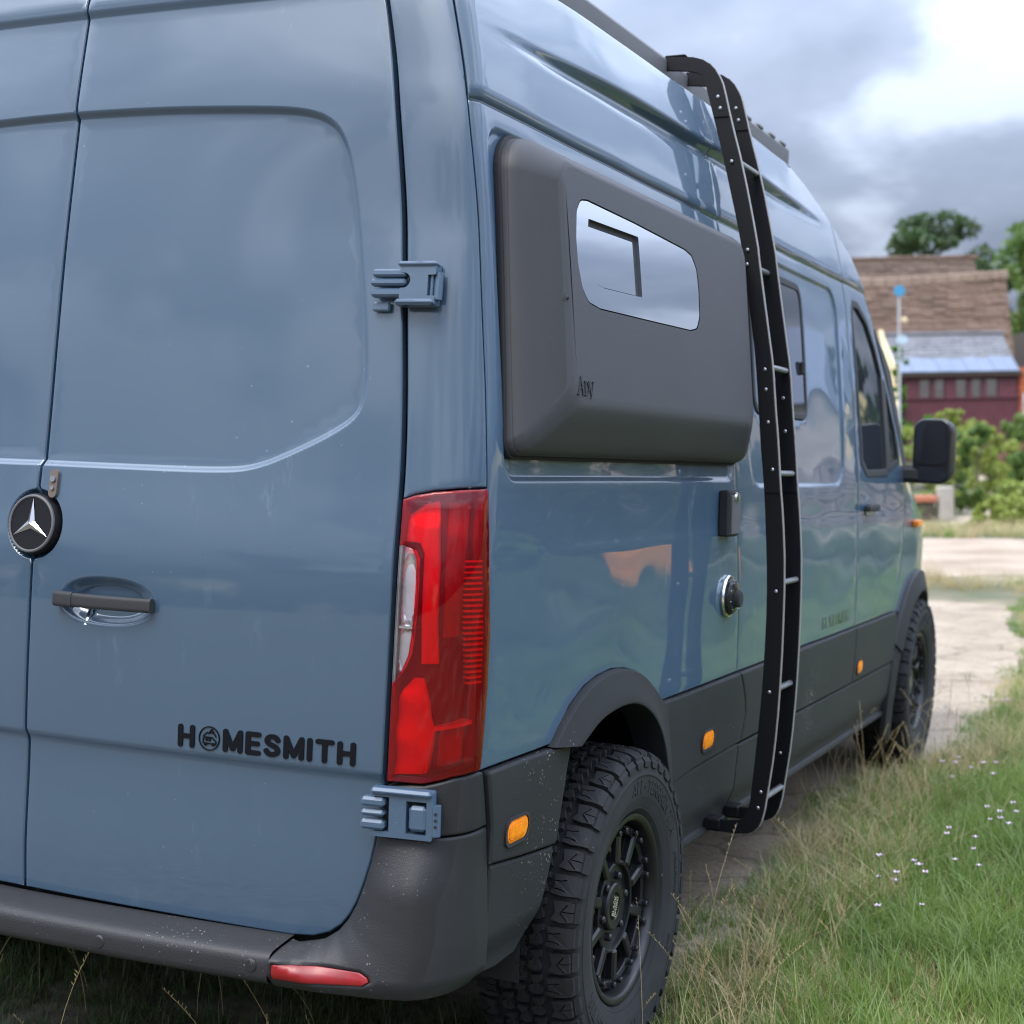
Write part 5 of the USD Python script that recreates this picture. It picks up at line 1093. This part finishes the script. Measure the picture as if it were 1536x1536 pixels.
FLPX = [(1.62, 3.05), (1.60, 3.02), (1.58, 3.08), (1.64, 3.10), (1.55, 3.00), (1.61, 3.18), (1.47, 2.75), (1.43, 2.82), (1.53, 2.55), (1.57, 2.62), (1.60, 2.58), (1.38, 2.38), (1.36, 2.36), (1.40, 2.42), (1.33, 2.30), (1.49, 2.28), (1.52, 2.20), (1.45, 2.12), (1.26, 3.95), (1.30, 4.02), (1.34, 3.92), (1.38, 4.10), (1.41, 3.86), (1.46, 3.98), (1.35, 3.70), (1.50, 3.72), (1.22, 5.6), (1.27, 5.75), (1.31, 5.5), (1.34, 6.0), (1.62, 2.35), (1.55, 2.02), (1.42, 1.85), (1.65, 2.85)]
for (x, y) in FLPX: flower(x + rng.normal() * .012, y + rng.normal() * .02, rng.uniform(.10, .17), rng.uniform(.70, 1.15))

# ---- buildings at the far side
def loc(o, a, b, z=0.): return np.array([o[0], o[1], 0]) + CR * a + CF * b + np.array([0, 0, z])
def lbox(o, a0, a1, b0, b1, z0, z1, ch=.01):
    return axes(cbox(((a0 + a1) / 2, (b0 + b1) / 2, (z0 + z1) / 2), (a1 - a0, b1 - b0, z1 - z0), ch), CR, CF, (0, 0, 1), (o[0], o[1], 0))
STONE_I = [(0, (.62, .60, .58)), (.25, (.85, .80, .74)), (.5, (1.0, .90, .82)), (.75, (1.2, 1.02, .92)), (1, (1.45, 1.30, 1.18))]
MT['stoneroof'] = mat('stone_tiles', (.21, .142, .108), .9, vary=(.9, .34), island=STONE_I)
MT['stoneroof2'] = mat('stone_tiles_darker', (.175, .125, .098), .9, vary=(1.3, .2), island=STONE_I)  # slightly darker brown stone, for the rear barn and the roof bases
MT['ridge'] = mat('ridge_stone', (.40, .30, .24), .9, vary=(2, .2), island=STONE_I)
MT['rubble'] = mat('rubble_wall', (.25, .20, .17), .95, vary=(2.2, .4), bump=(3, .05))
MT['slate'] = mat('slate_roof', (.155, .155, .162), .55, vary=(2.0, .25), island=[(0, (.75, .75, .78)), (.5, (1, 1, 1)), (1, (1.3, 1.28, 1.2))])
MT['bluesheet'] = mat('blue_grey_sheet', (.125, .155, .22), .4, vary=(1.5, .1))
MT['maroon'] = mat('maroon_boards', (.115, .030, .042), .6, vary=(3, .2), island=[(0, (.8, .8, .8)), (1, (1.25, 1.2, 1.2))])
MT['cream'] = mat('cream_render', (.55, .44, .26), .9, vary=(2, .12))
MT['curtain'] = mat('pale_blind', (.55, .47, .42), .8, vary=(6, .15))
MT['orange'] = mat('orange_brick', (.45, .12, .045), .85, vary=(4, .2), island=[(0, (.75, .75, .75)), (1, (1.3, 1.25, 1.2))])
MT['wood'] = mat('dark_wood', (.06, .045, .035), .8)
MT['polegrey'] = mat('pole_grey', (.36, .37, .38), .5)
MT['signblue'] = mat('sign_blue', (.05, .24, .42), .4)
MT['signpale'] = mat('sign_pale', (.40, .50, .58), .4)
def tiled(o, a0, a1, b0, z0, b1, z1, nrow, wtile, r, jitter=.02, thick=.04):
    """rows of overlapping stones or slates on a slope from (b0, z0) at the eave to (b1, z1) at the ridge"""
    out = []; sl = np.array([b1 - b0, z1 - z0]); L = np.linalg.norm(sl); sl /= L; nn = np.array([-sl[1], sl[0]]); hh = L / nrow
    for i in range(nrow):
        a = a0 - (i % 2) * wtile * .5 - r.uniform(0, .1)
        while a < a1:
            w = wtile * r.uniform(.65, 1.4); x0, x1 = max(a, a0), min(a + w - .015, a1); a += w
            if x1 - x0 < .05: continue
            t0 = i * hh - hh * .12 + r.uniform(-jitter, jitter); t1 = (i + 1) * hh + .06; e = thick * r.uniform(.6, 1.5)
            pts = []
            for x in (x0, x1):
                for t, d in ((t0, 0), (t0, e), (t1, 0), (t1, .012)):
                    q = np.array([b0, z0]) + sl * t + nn * d; pts.append(loc(o, x, q[0], q[1]))
            out.append(trimesh.Trimesh(np.array(pts), process=False).convex_hull)
    return out
rt = np.random.default_rng(5)
def far_spot(across, away):                    # a place on the far side, in metres across and away from the corner of the verge
    return np.array([2.338, -2.428]) + np.array([-.4287, .9035]) * away + CR[:2] * across
# stone barn
O1 = far_spot(0, 57.0)
BA = xf('/World', 'stone_barn', label='long stone barn with mottled brown stone-tile roof and pale ridge behind the red shed', cat='barn')
def wall_stones(o, a0, a1, b, z0, z1, r, w=.42, h=.2):
    out = []; z = z0
    while z < z1:
        hh = h * r.uniform(.7, 1.3); a = a0 - r.uniform(0, .3)
        while a < a1:
            ww = w * r.uniform(.6, 1.5); x0, x1 = max(a, a0), min(a + ww - .02, a1); a += ww
            if x1 - x0 > .05: d = r.uniform(0, .05); out.append(lbox(o, x0, x1, b - d, b + .15, z, min(z + hh - .018, z1), .02))
        z += hh
    return out
obj(BA, 'wall', [lbox(O1, 6.0, 19.30, 2.8, 5.2, 0, 4.40)] , 'rubble', smooth=False)
obj(BA, 'roof', trimesh.Trimesh(np.array([loc(O1, 6, 2.55, 4.35), loc(O1, 19.45, 2.55, 4.35), loc(O1, 19.45, 3.7, 7.72), loc(O1, 6, 3.7, 7.42), loc(O1, 6, 5.4, 4.2), loc(O1, 19.45, 5.4, 4.2), loc(O1, 6, 2.55, 4.2), loc(O1, 19.45, 2.55, 4.2), loc(O1, 6, 5.4, 4.05), loc(O1, 19.45, 5.4, 4.05)]), [[0, 1, 2], [0, 2, 3], [3, 2, 5], [3, 5, 4], [6, 8, 7], [7, 8, 9], [0, 6, 1], [1, 6, 7], [1, 7, 9], [1, 9, 5], [1, 5, 2], [0, 3, 4], [0, 4, 8], [0, 8, 6]], process=False), 'stoneroof2', smooth=False)
obj(BA, 'stone_tile', tiled(O1, 9.0, 19.62, 2.5, 4.35, 3.62, 7.86, 15, .42, rt, .09, .05), 'stoneroof', smooth=False, kind='stuff')
rs_ = []
a = 9.0
while a < 19.5: w = rt.uniform(.35, .6); rs_.append(lbox(O1, a, min(a + w - .02, 19.70), 3.45, 3.80, 7.60 - .22 * math.sin(math.pi * (a - 8) / 12) + .12 * (a - 9) / 10, 7.93 - .20 * math.sin(math.pi * (a - 8) / 12) + .12 * (a - 9) / 10 + rt.uniform(0, .04), .04)); a += w
for k_ in rs_: obj(BA, 'ridge_stone', k_, 'ridge', smooth=False)
# taller barn behind
O2 = far_spot(0, 66.0)
BB = xf('/World', 'stone_barn', label='taller brown barn roof showing above the pale ridge of the nearer barn', cat='barn')
obj(BB, 'wall', lbox(O2, 6.0, 20.3, .3, 2.9, 0, 6.2), 'rubble', smooth=False)
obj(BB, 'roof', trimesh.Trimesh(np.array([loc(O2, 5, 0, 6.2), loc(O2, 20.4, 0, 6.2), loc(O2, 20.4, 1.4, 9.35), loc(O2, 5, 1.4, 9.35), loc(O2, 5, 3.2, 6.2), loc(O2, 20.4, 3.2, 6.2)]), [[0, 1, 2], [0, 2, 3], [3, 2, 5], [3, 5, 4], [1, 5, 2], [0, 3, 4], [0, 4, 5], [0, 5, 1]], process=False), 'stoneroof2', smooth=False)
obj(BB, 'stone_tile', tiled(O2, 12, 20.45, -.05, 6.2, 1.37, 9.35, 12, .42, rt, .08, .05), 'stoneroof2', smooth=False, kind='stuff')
a = 12.0
while a < 20.4: w = rt.uniform(.4, .6); obj(BB, 'ridge_stone', lbox(O2, a, a + w - .02, 1.25, 1.55, 9.28, 9.44 + rt.uniform(0, .04), .04), 'stoneroof', smooth=False); a += w
# grey-roofed lean-to at the barn's near end, mostly hidden by the van
O3 = far_spot(0, 50.0)
LT = xf('/World', 'lean_to', label='grey roofed lean-to at the end of the stone barn behind the pole', cat='shed')
obj(LT, 'wall', lbox(O3, 7.5, 12.6, .3, 5.0, 0, 3.2), 'rubble', smooth=False)
obj(LT, 'roof', trimesh.Trimesh(np.array([loc(O3, 7.0, -.1, 2.4), loc(O3, 12.9, -.1, 2.4), loc(O3, 12.9, 4.2, 5.15), loc(O3, 7.0, 4.2, 4.4), loc(O3, 7.0, -.1, 2.3), loc(O3, 12.9, -.1, 2.3), loc(O3, 12.9, 4.2, 5.0), loc(O3, 7.0, 4.2, 4.25)]), [[0, 1, 2], [0, 2, 3], [4, 6, 5], [4, 7, 6], [0, 4, 5], [0, 5, 1], [1, 5, 6], [1, 6, 2], [2, 6, 7], [2, 7, 3], [3, 7, 4], [3, 4, 0]], process=False), 'slate', smooth=False)
# red shed with slate roof
O4 = far_spot(0, 45.0)
RS = xf('/World', 'red_shed', label='maroon boarded shed with a slate roof and a row of small windows', cat='shed')
A0, A1 = 11.55, 14.70
obj(RS, 'wall_core', lbox(O4, A0 + .1, A1 + .2, .10, 1.5, 0, 3.3), 'wood', smooth=False)
WX = [(12.05, 12.37), (12.50, 12.80), (13.12, 13.45), (13.58, 13.88), (14.02, 14.36)]
k = A0 + .08
while k < A1 + .25:
    obj(RS, 'board', lbox(O4, k, k + .105, .02, .10, .5, 2.63, .008), 'maroon', smooth=False); k += .117
obj(RS, 'board_top', lbox(O4, A0 + .08, A1 + .25, .03, .10, 3.22, 3.33, .008), 'maroon', smooth=False)
last = A0 + .08
for x0, x1 in WX:
    obj(RS, 'window_post', lbox(O4, last, x0, .025, .10, 2.65, 3.2, .008), 'maroon', smooth=False); last = x1
    w_ = obj(RS, 'window_blind', lbox(O4, x0 + .02, x1 - .02, .085, .10, 2.66, 3.19), 'curtain', smooth=False)
    obj(RS, 'window_pane', lbox(O4, x0, x1, .055, .065, 2.65, 3.2, .002), 'windowclear' if 'windowclear' in MT else 'clearlens', smooth=False)
obj(RS, 'window_post', lbox(O4, last, A1 + .25, .025, .10, 2.65, 3.2, .008), 'maroon', smooth=False)
obj(RS, 'window_sill', lbox(O4, A0 + .05, A1 + .27, -.03, .08, 2.62, 2.665, .006), 'maroon', smooth=False)
obj(RS, 'fascia', lbox(O4, A0 - .05, A1 + .35, -.12, -.08, 3.28, 3.40), 'wood', smooth=False)
def slab(o, a0, a1, b0, z0, b1, z1, t=.06): 
    v = [loc(o, a, b, z + d) for a in (a0, a1) for (b, z) in ((b0, z0), (b1, z1)) for d in (0, t)]; return trimesh.Trimesh(np.array(v), process=False).convex_hull
obj(RS, 'roof', slab(O4, A0 - .15, A1 + .25, .55, 3.80, 1.55, 4.60, .03), 'wood', smooth=False)
for m_ in tiled(O4, A0 - .15, A1 + .25, 52 / 100, 3.82, 1.50, 4.60, 7, .34, rt, .01, .025): obj(RS, 'slate', m_, 'slate', smooth=False)
for i in range(9):
    a = A0 - .12 + i * .40; obj(RS, 'roof_sheet', slab(O4, a, min(a + .39, A1 + .24), -.15, 3.40, .58, 3.86, .02 + .008 * (i % 2)), 'bluesheet', smooth=False)
obj(RS, 'ridge', lbox(O4, A0 - .18, A1 + .28, 1.42, 1.66, 4.57, 4.69, .03), 'slate', smooth=False)
gb = [loc(O4, A0 - .16 - dx, b, z) for dx in (0, .10) for b, z in ((-.25, 0), (-.25, 3.33), (.55, 3.80), (1.55, 4.62), (1.55, 0))]
obj(RS, 'gable_wall', trimesh.Trimesh(np.array(gb), process=False).convex_hull, 'cream', smooth=False)
obj(RS, 'barge_board', slab(O4, A0 - .34, A0 - .20, -.60, 2.3, 1.55, 4.66, .12), 'cream', smooth=False)
# brick pier and door at the shed's right end
BP_ = xf('/World', 'brick_pier', label='orange brick pier at the right end of the maroon shed', cat='wall')
for r_ in range(24):
    for c_ in range(2):
        a = 14.98 + c_ * .235 + (r_ % 2) * .0; z0 = .9 + r_ * .103
        obj(BP_, 'brick', lbox(O4, a + (.0 if r_ % 2 else .02), a + .222, -.06 + .008 * ((r_ + c_) % 3), .5, z0, z0 + .092, .008), 'orange', smooth=False)
obj(BP_, 'core', lbox(O4, 14.99, 15.42, .0, .45, 0, 3.5), 'orange', smooth=False)
obj(BP_, 'door', lbox(O4, 15.05, 15.17, -.10, -.07, 1.0, 2.75, .01), 'polegrey', smooth=False)
SW = xf('/World', 'dark_wall', label='dark wall at the right edge beyond the orange brick pier', cat='wall')
obj(SW, 'wall', lbox(O4, 15.46, 20, .4, 2.0, 0, 4.6), 'wood', smooth=False)  # wall in a plain dark brown
# pole with round blue sign
PO = far_spot(0, 40.0)
PL = xf('/World', 'sign_pole', label='thin grey pole with a round blue sign in front of the stone barn', cat='pole')
pb_ = loc(PO, 10.18, 0, 0); obj(PL, 'pole', tube([pb_, pb_ + [0, 0, 5.2]], .035, 8), 'polegrey')
obj(PL, 'round_sign', axes(extrude(Point(0, 0).buffer(.145, 20), .02), CR, (0, 0, 1), -CF, pb_ + np.array([0, 0, 5.32]) - CF * .04), 'signblue', smooth=False)
obj(PL, 'oval_sign', axes(extrude(affinity.scale(Point(0, 0).buffer(.12, 20), 1.25, .95), .02), CR, (0, 0, 1), -CF, pb_ + np.array([0, 0, 4.05]) + CR * .06 - CF * .05), 'signpale', smooth=False)
obj(PL, 'lamp', cbox(pb_ + np.array([.14, 0, 4.55]), (.16, .12, .16), .04), 'cream', smooth=False)

# ---- trees, hedge and garden plants
MT['bark'] = mat('bark', (.085, .065, .05), .9, vary=(6, .3), bump=(20, .02))
LEAFC = {'oak': [(.2, (.030, .058, .016)), (.5, (.055, .092, .024)), (.8, (.095, .130, .040))], 'dark': [(.2, (.018, .040, .012)), (.5, (.035, .065, .018)), (.8, (.06, .095, .03))],
         'ivy': [(.2, (.06, .16, .012)), (.5, (.10, .24, .020)), (.8, (.16, .30, .035))], 'yellow': [(.2, (.18, .23, .04)), (.5, (.33, .36, .08)), (.8, (.50, .43, .16))],
         'mid': [(.2, (.07, .13, .025)), (.5, (.14, .20, .042)), (.8, (.26, .28, .075))], 'pinkish': [(.2, (.18, .09, .06)), (.5, (.26, .19, .075)), (.8, (.36, .28, .12))]}
for k_, v_ in LEAFC.items(): MT['leaf_' + k_] = leaf_mat('leaves_' + k_, v_, .3, .55, .7)
def leaf_cloud(centers, radii, n, size, r, flat=1.0):
    """leaf-sized faces in clumps"""
    c = np.asarray(centers, float); w = np.asarray(radii, float) ** 2.2; k = r.choice(len(c), n, p=w / w.sum()); d = r.normal(size=(n, 3)); d /= np.linalg.norm(d, axis=1, keepdims=True)
    p = c[k] + d * (np.asarray(radii)[k] * r.uniform(.35, 1.0, n) ** .6)[:, None] * [1, 1, flat]; a = r.normal(size=(n, 3)); a /= np.linalg.norm(a, axis=1, keepdims=True); b = np.cross(a, r.normal(size=(n, 3))); b /= np.linalg.norm(b, axis=1, keepdims=True)
    s = size * r.uniform(.5, 1.4, n)[:, None]; v = np.stack([p - a * s, p + b * s * .6, p + a * s, p - b * s * .6], 1).reshape(-1, 3); i = np.arange(n) * 4
    return trimesh.Trimesh(v, np.vstack([np.stack([i, i + 1, i + 2], 1), np.stack([i, i + 2, i + 3], 1)]), process=False)
def tree(base, h, spread, trunk_h, nclump, nleaf, leaf, r, label, name='tree', group=None, size=.22, crad=.16, matn='oak'):
    base = np.array([base[0], base[1], float(terrain(np.array(base[0]), np.array(base[1]))) - .1]); T = xf('/World', name, label=label, cat='tree', group=group)
    obj(T, 'trunk', tube([base, base + [0, 0, trunk_h * .5], base + [.1, .05, trunk_h], base + [.15, .1, h * .72]], [h * .035, h * .028, h * .024, h * .008], 9), 'bark'); cs, rs = [], []
    for i in range(nclump):
        a = r.uniform(0, 6.28); q = math.sqrt(r.uniform(0, 1)); zz = r.uniform(0, 1); prof_ = math.sin(math.pi * (zz * .80 + .14)) ** .7; c = base + np.array([math.cos(a) * spread * q * prof_, math.sin(a) * spread * q * prof_, trunk_h * .8 + (h - trunk_h * .8) * zz * .95])
        cs.append(c); rs.append(h * crad * r.uniform(.6, 1.2))
    for i in range(min(9, nclump)):
        s_ = base + [.1, .05, trunk_h * r.uniform(.8, 1.3)]; obj(T, 'limb', tube([s_, (s_ + cs[i]) / 2 + [0, 0, h * .03], cs[i]], [h * .014, h * .009, h * .003], 6), 'bark')
    obj(T, 'crown', leaf_cloud(cs, rs, nleaf, size, r, .75), 'leaf_' + matn, smooth=False); return T
rt2 = np.random.default_rng(31)
def bp(ax, D): return far_spot(ax, D)
tree(bp(22.9, 82), 12.7, 4.3, 5.0, 46, 9000, 1, rt2, 'broad tree with gaps in its crown behind the barn roofs', size=.17, crad=.075)
tree(bp(26.4, 76), 10.9, 2.4, 3.5, 24, 6000, 1, rt2, 'bushy green tree beside the barn end, right of the gappy tree', size=.19, crad=.13, matn='mid')
tree(bp(25.2, 60), 6.8, 2.0, 2.0, 20, 4000, 1, rt2, 'low dark tree at the right edge beyond the barn gable', size=.18, crad=.16, matn='dark')
tree(bp(28.8, 74), 12.0, 2.8, 3.5, 22, 4200, 1, rt2, 'dark tree at the far right edge behind the bushy tree', size=.2, crad=.13, matn='dark')
def bush(ax, D, w, h, n, matn, label, name='bush', size=.06, z0=None, cat='bush', dome=True, group=None):
    p = far_spot(ax, D); z = float(terrain(np.array(p[0]), np.array(p[1]))) if z0 is None else z0
    cs, rs = [], []
    for i in range(34):
        a = rt2.uniform(0, 6.28); q = math.sqrt(rt2.uniform()); zz = rt2.uniform(.02, .98); s = (1 - zz * .6) if dome else 1
        cs.append((p[0] + CR[0] * math.cos(a) * w * q * s + CF[0] * math.sin(a) * .5 * w * q, p[1] + CR[1] * math.cos(a) * w * q * s + CF[1] * math.sin(a) * .5 * w * q, z + h * zz)); rs.append(min(w, h) * rt2.uniform(.10, .26))
    B_ = xf('/World', name, label=label, cat=cat, group=group)
    obj(B_, 'stem', [tube([(p[0] + rt2.normal() * w * .2, p[1] + rt2.normal() * .1, z - .05), cs[i]], .012, 5) for i in range(5)], 'bark'); obj(B_, 'foliage', leaf_cloud(cs, rs, n, size, rt2), 'leaf_' + matn, smooth=False)
bush(11.15, 43.6, .26, 3.6, 3600, 'ivy', 'tall bright green climber at the left end of the maroon shed', 'climbing_plant', .07, cat='plant', dome=False)
bush(11.35, 41.5, .42, 1.7, 1500, 'ivy', 'bright green bushy plant at the foot of the tall climber', 'plant', .07, cat='plant')
PLN = [(12.0, 41, .9, 1.35, 'yellow', 'yellow-green garden bush in front of the shed, left of the others'), (13.3, 40, .8, 1.5, 'mid', 'mid green garden bush below the shed windows'), (14.0, 40.5, .6, 2.2, 'yellow', 'tall yellowish shrub in front of the right shed windows'),
       (14.7, 38, 1.2, 1.3, 'mid', 'wide green bush in front of the orange brick pier'), (12.4, 37, .8, 1.0, 'pinkish', 'low reddish dry plant in the middle of the garden'), (10.6, 34, .55, 1.75, 'yellow', 'pale yellow-green bush just right of the door mirror'),
       (11.6, 33, .8, .75, 'yellow', 'low yellow-green bush in front of the pale kerb'), (9.2, 27.5, .50, 1.15, 'mid', 'green bush nearest the track, right of the mirror'), (12.4, 31, .9, .7, 'mid', 'low green bush at the right edge by the track'), (8.6, 26, .5, .7, 'yellow', 'straw coloured weeds below the mirror'), (15.3, 42, .9, 1.8, 'yellow', 'yellow flowering bush at the right edge by the dark wall'),
       (8.05, 28.5, .30, 2.05, 'yellow', 'tall weedy yellow-green plant close to the door mirror'), (8.75, 29.5, .42, 1.75, 'mid', 'tall weedy green plant between the mirror and the right edge'), (9.7, 31, .55, 1.45, 'yellow', 'tall weedy straw-green plant beside the far track'), (8.1, 24.8, .7, .45, 'yellow', 'low yellow weeds spreading over the track edge below the mirror'), (10.9, 38.5, .8, 1.5, 'yellow', 'tall weedy pale growth in front of the maroon shed')]
for ax, D_, w, h, mt_, lb in PLN: bush(ax, D_, w * 1.15, h, 4200, dome=not lb.startswith('tall weedy'), matn=mt_, label=lb, size=.040 if D_ < 36 else .05)
MT['kerb'] = mat('pale_concrete', (.33, .30, .26), .9, vary=(2, .15)); MT['terracotta'] = mat('terracotta', (.36, .13, .075), .85, vary=(6, .2))
KB = far_spot(0, 41.5)
kz = 1.12
obj('/World', 'garden_kerb', lbox(KB, 12.2, 17, 0, .22, kz - .36, kz + .02, .02), 'kerb', smooth=False, label='long pale concrete kerb between the track and the garden', cat='kerb')
TR = far_spot(0, 27.0)
TG = xf('/World', 'garden_trough', label='terracotta topped brick trough below the door mirror beside a pale post', cat='planter')
obj(TG, 'rim', lbox(TR, 7.0, 7.52, -.1, .3, .34, .46, .02), 'terracotta', smooth=False); obj(TG, 'trough', lbox(TR, 7.05, 7.47, -.06, .26, 0, .34, .01), 'wood', smooth=False)
obj('/World', 'stone_post', lbox(TR, 7.54, 7.80, -.1, .15, 0, .62, .02), 'kerb', smooth=False, label='pale stone post right of the terracotta topped trough', cat='post')

# ---- what the glossy side mirrors: hedge line on the dry hill, a cottage and an orange crate out on the grass
for i, (x, y, h, w) in enumerate([(24, 118, 9, 5), (33, 122, 11, 5), (42, 118, 10, 6), (52, 122, 12, 6), (62, 116, 10, 6), (73, 118, 11, 7), (84, 112, 12, 7), (95, 108, 11, 7), (106, 100, 12, 8), (17, 112, 8, 4)]):
    tree((x, y), h * .58, w, 2.0, 18, 2600, 1, rt2, 'hedgerow tree along the top of the dry hillside', 'hedgerow_tree', 'trees along the top of the dry hill', .45, .2, 'dark')
CT = xf('/World', 'cottage', label='cream cottage with blue grey slate roof beside the verge, mirrored in the van', cat='cottage')
def wb(x0, x1, y0, y1, z0, z1, ch=.02): return cbox(((x0 + x1) / 2, (y0 + y1) / 2, (z0 + z1) / 2), (x1 - x0, y1 - y0, z1 - z0), ch)
cx0, cx1, cy0, cy1 = 10.5, 21, 42, 48
MT['cottagewall'] = mat('cottage_wall', (.42, .36, .29), .9, vary=(1.5, .2))
obj(CT, 'wall', wb(cx0, cx1, cy0, cy1, -1, 3.6), 'cottagewall', smooth=False)
obj(CT, 'roof', trimesh.Trimesh(np.array([(cx0 - .3, cy0 - .3, 3.5), (cx1 + .3, cy0 - .3, 3.5), (cx0 - .3, 45, 6.4), (cx1 + .3, 45, 6.4), (cx0 - .3, cy1 + .3, 3.5), (cx1 + .3, cy1 + .3, 3.5)]), process=False).convex_hull, 'bluesheet', smooth=False)
obj(CT, 'chimney', wb(cx1 - 1.6, cx1 - .8, 44.6, 45.4, 5.5, 7.4), 'orange', smooth=False)
for x in (11.6, 14.2, 18.6):
    w_ = obj(CT, 'window', wb(x, x + 1.0, cy0 - .05, cy0 + .05, 1.2, 2.5), 'glass', smooth=False); obj(CT, 'window_frame', [wb(x - .06, x + 1.06, cy0 - .07, cy0 - .02, 1.12, 1.2), wb(x - .06, x + 1.06, cy0 - .07, cy0 - .02, 2.5, 2.58)], 'kerb', smooth=False)
obj(CT, 'door', wb(16.4, 17.4, cy0 - .05, cy0 + .05, .3, 2.4), 'maroon', smooth=False)
MT['cratewood'] = mat('orange_plastic', (.70, .27, .02), .5, vary=(6, .1))
CX, CY = 4.35, 9.75; cz_ = float(terrain(np.array(CX), np.array(CY)))
CRT = xf('/World', 'orange_crate', label='orange slatted crate on the grass, mirrored in the van side', cat='crate')
for k in range(3):
    for y in (CY, CY + .34): obj(CRT, 'slat', wb(CX - .26, CX + .26, y, y + .02, cz_ + .03 + .11 * k, cz_ + .115 + .11 * k, .004), 'cratewood', smooth=False)
for x in (CX - .28, CX + .26): obj(CRT, 'end_panel', wb(x, x + .02, CY, CY + .36, cz_, cz_ + .35, .004), 'cratewood', smooth=False)
obj(CRT, 'base', wb(CX - .26, CX + .26, CY + .02, CY + .34, cz_ + .01, cz_ + .03, .004), 'cratewood', smooth=False)
# unseen rubble wall and thickets, added to give the paint something dark to mirror
rw = np.random.default_rng(77)
WLL = xf('/World', 'rubble_garden_wall', label='low unseen rubble wall added beyond the verge for the van side to mirror', cat='wall')
st_ = []
for row in range(6):
    x = 4.2 - rw.uniform(0, .3); z0 = float(terrain(np.array(9.), np.array(21.))) + row * .2 - .05
    while x < 17:
        w = rw.uniform(.25, .6); st_.append(cbox((x + w / 2, 21.0 + rw.uniform(-.04, .04) + .12 * (x - 4), z0 + .095), (w - .02, .40, .185), .03)); x += w
for q in st_: obj(WLL, 'stone', q, 'rubble', smooth=False)
for i, (x, y, h, w) in enumerate([(6.2, 18.5, 1.5, .9), (9.4, 19.5, 1.9, 1.2), (4.9, 26.5, 2.6, 1.4), (12.5, 27.5, 3.2, 1.8), (8.2, 14.2, .8, .8), (5.6, 9.2, .5, .5)]):  # unseen clumps added for dark patches in the mirrored side
    D_ = float((np.array([x, y]) - far_spot(0, 0)) @ np.array([-.4287, .9035])); ax = float((np.array([x, y]) - far_spot(0, 0)) @ CR[:2])
    bush(ax, D_, w, h, 2200, ('dark', 'mid')[i % 2], ['dark thicket in front of the rubble wall', 'green thicket at the middle of the rubble wall', 'tall dark thicket beyond the rubble wall', 'widest green thicket beyond the rubble wall', 'low dark added bramble out on the verge', 'smallest green added weed clump out on the verge'][i], 'thicket', .07)
# unseen hedge past the crate, added to darken what the van side mirrors
HG = xf('/World', 'dark_hedge', label='long dark unseen hedge added past the orange crate to darken the reflection in the van', cat='hedge')
hc, hr = [], []
for t in np.linspace(0, 1, 46):
    x, y = 4.3 + 6.2 * t, 10.9 + 4.6 * t; z = float(terrain(np.array(x), np.array(y)))
    for zz in (.25, .62, .95): hc.append((x + rw.normal() * .08, y + rw.normal() * .08, z + zz)); hr.append(rw.uniform(.24, .36))
obj(HG, 'foliage', leaf_cloud(hc, hr, 9000, .055, rw), 'leaf_dark', smooth=False)
for t in np.linspace(.02, .98, 12):
    x, y = 4.3 + 6.2 * t, 10.9 + 4.6 * t; z = float(terrain(np.array(x), np.array(y))); obj(HG, 'stem', tube([(x, y, z - .05), (x + .05, y, z + .7)], .03, 6), 'bark')
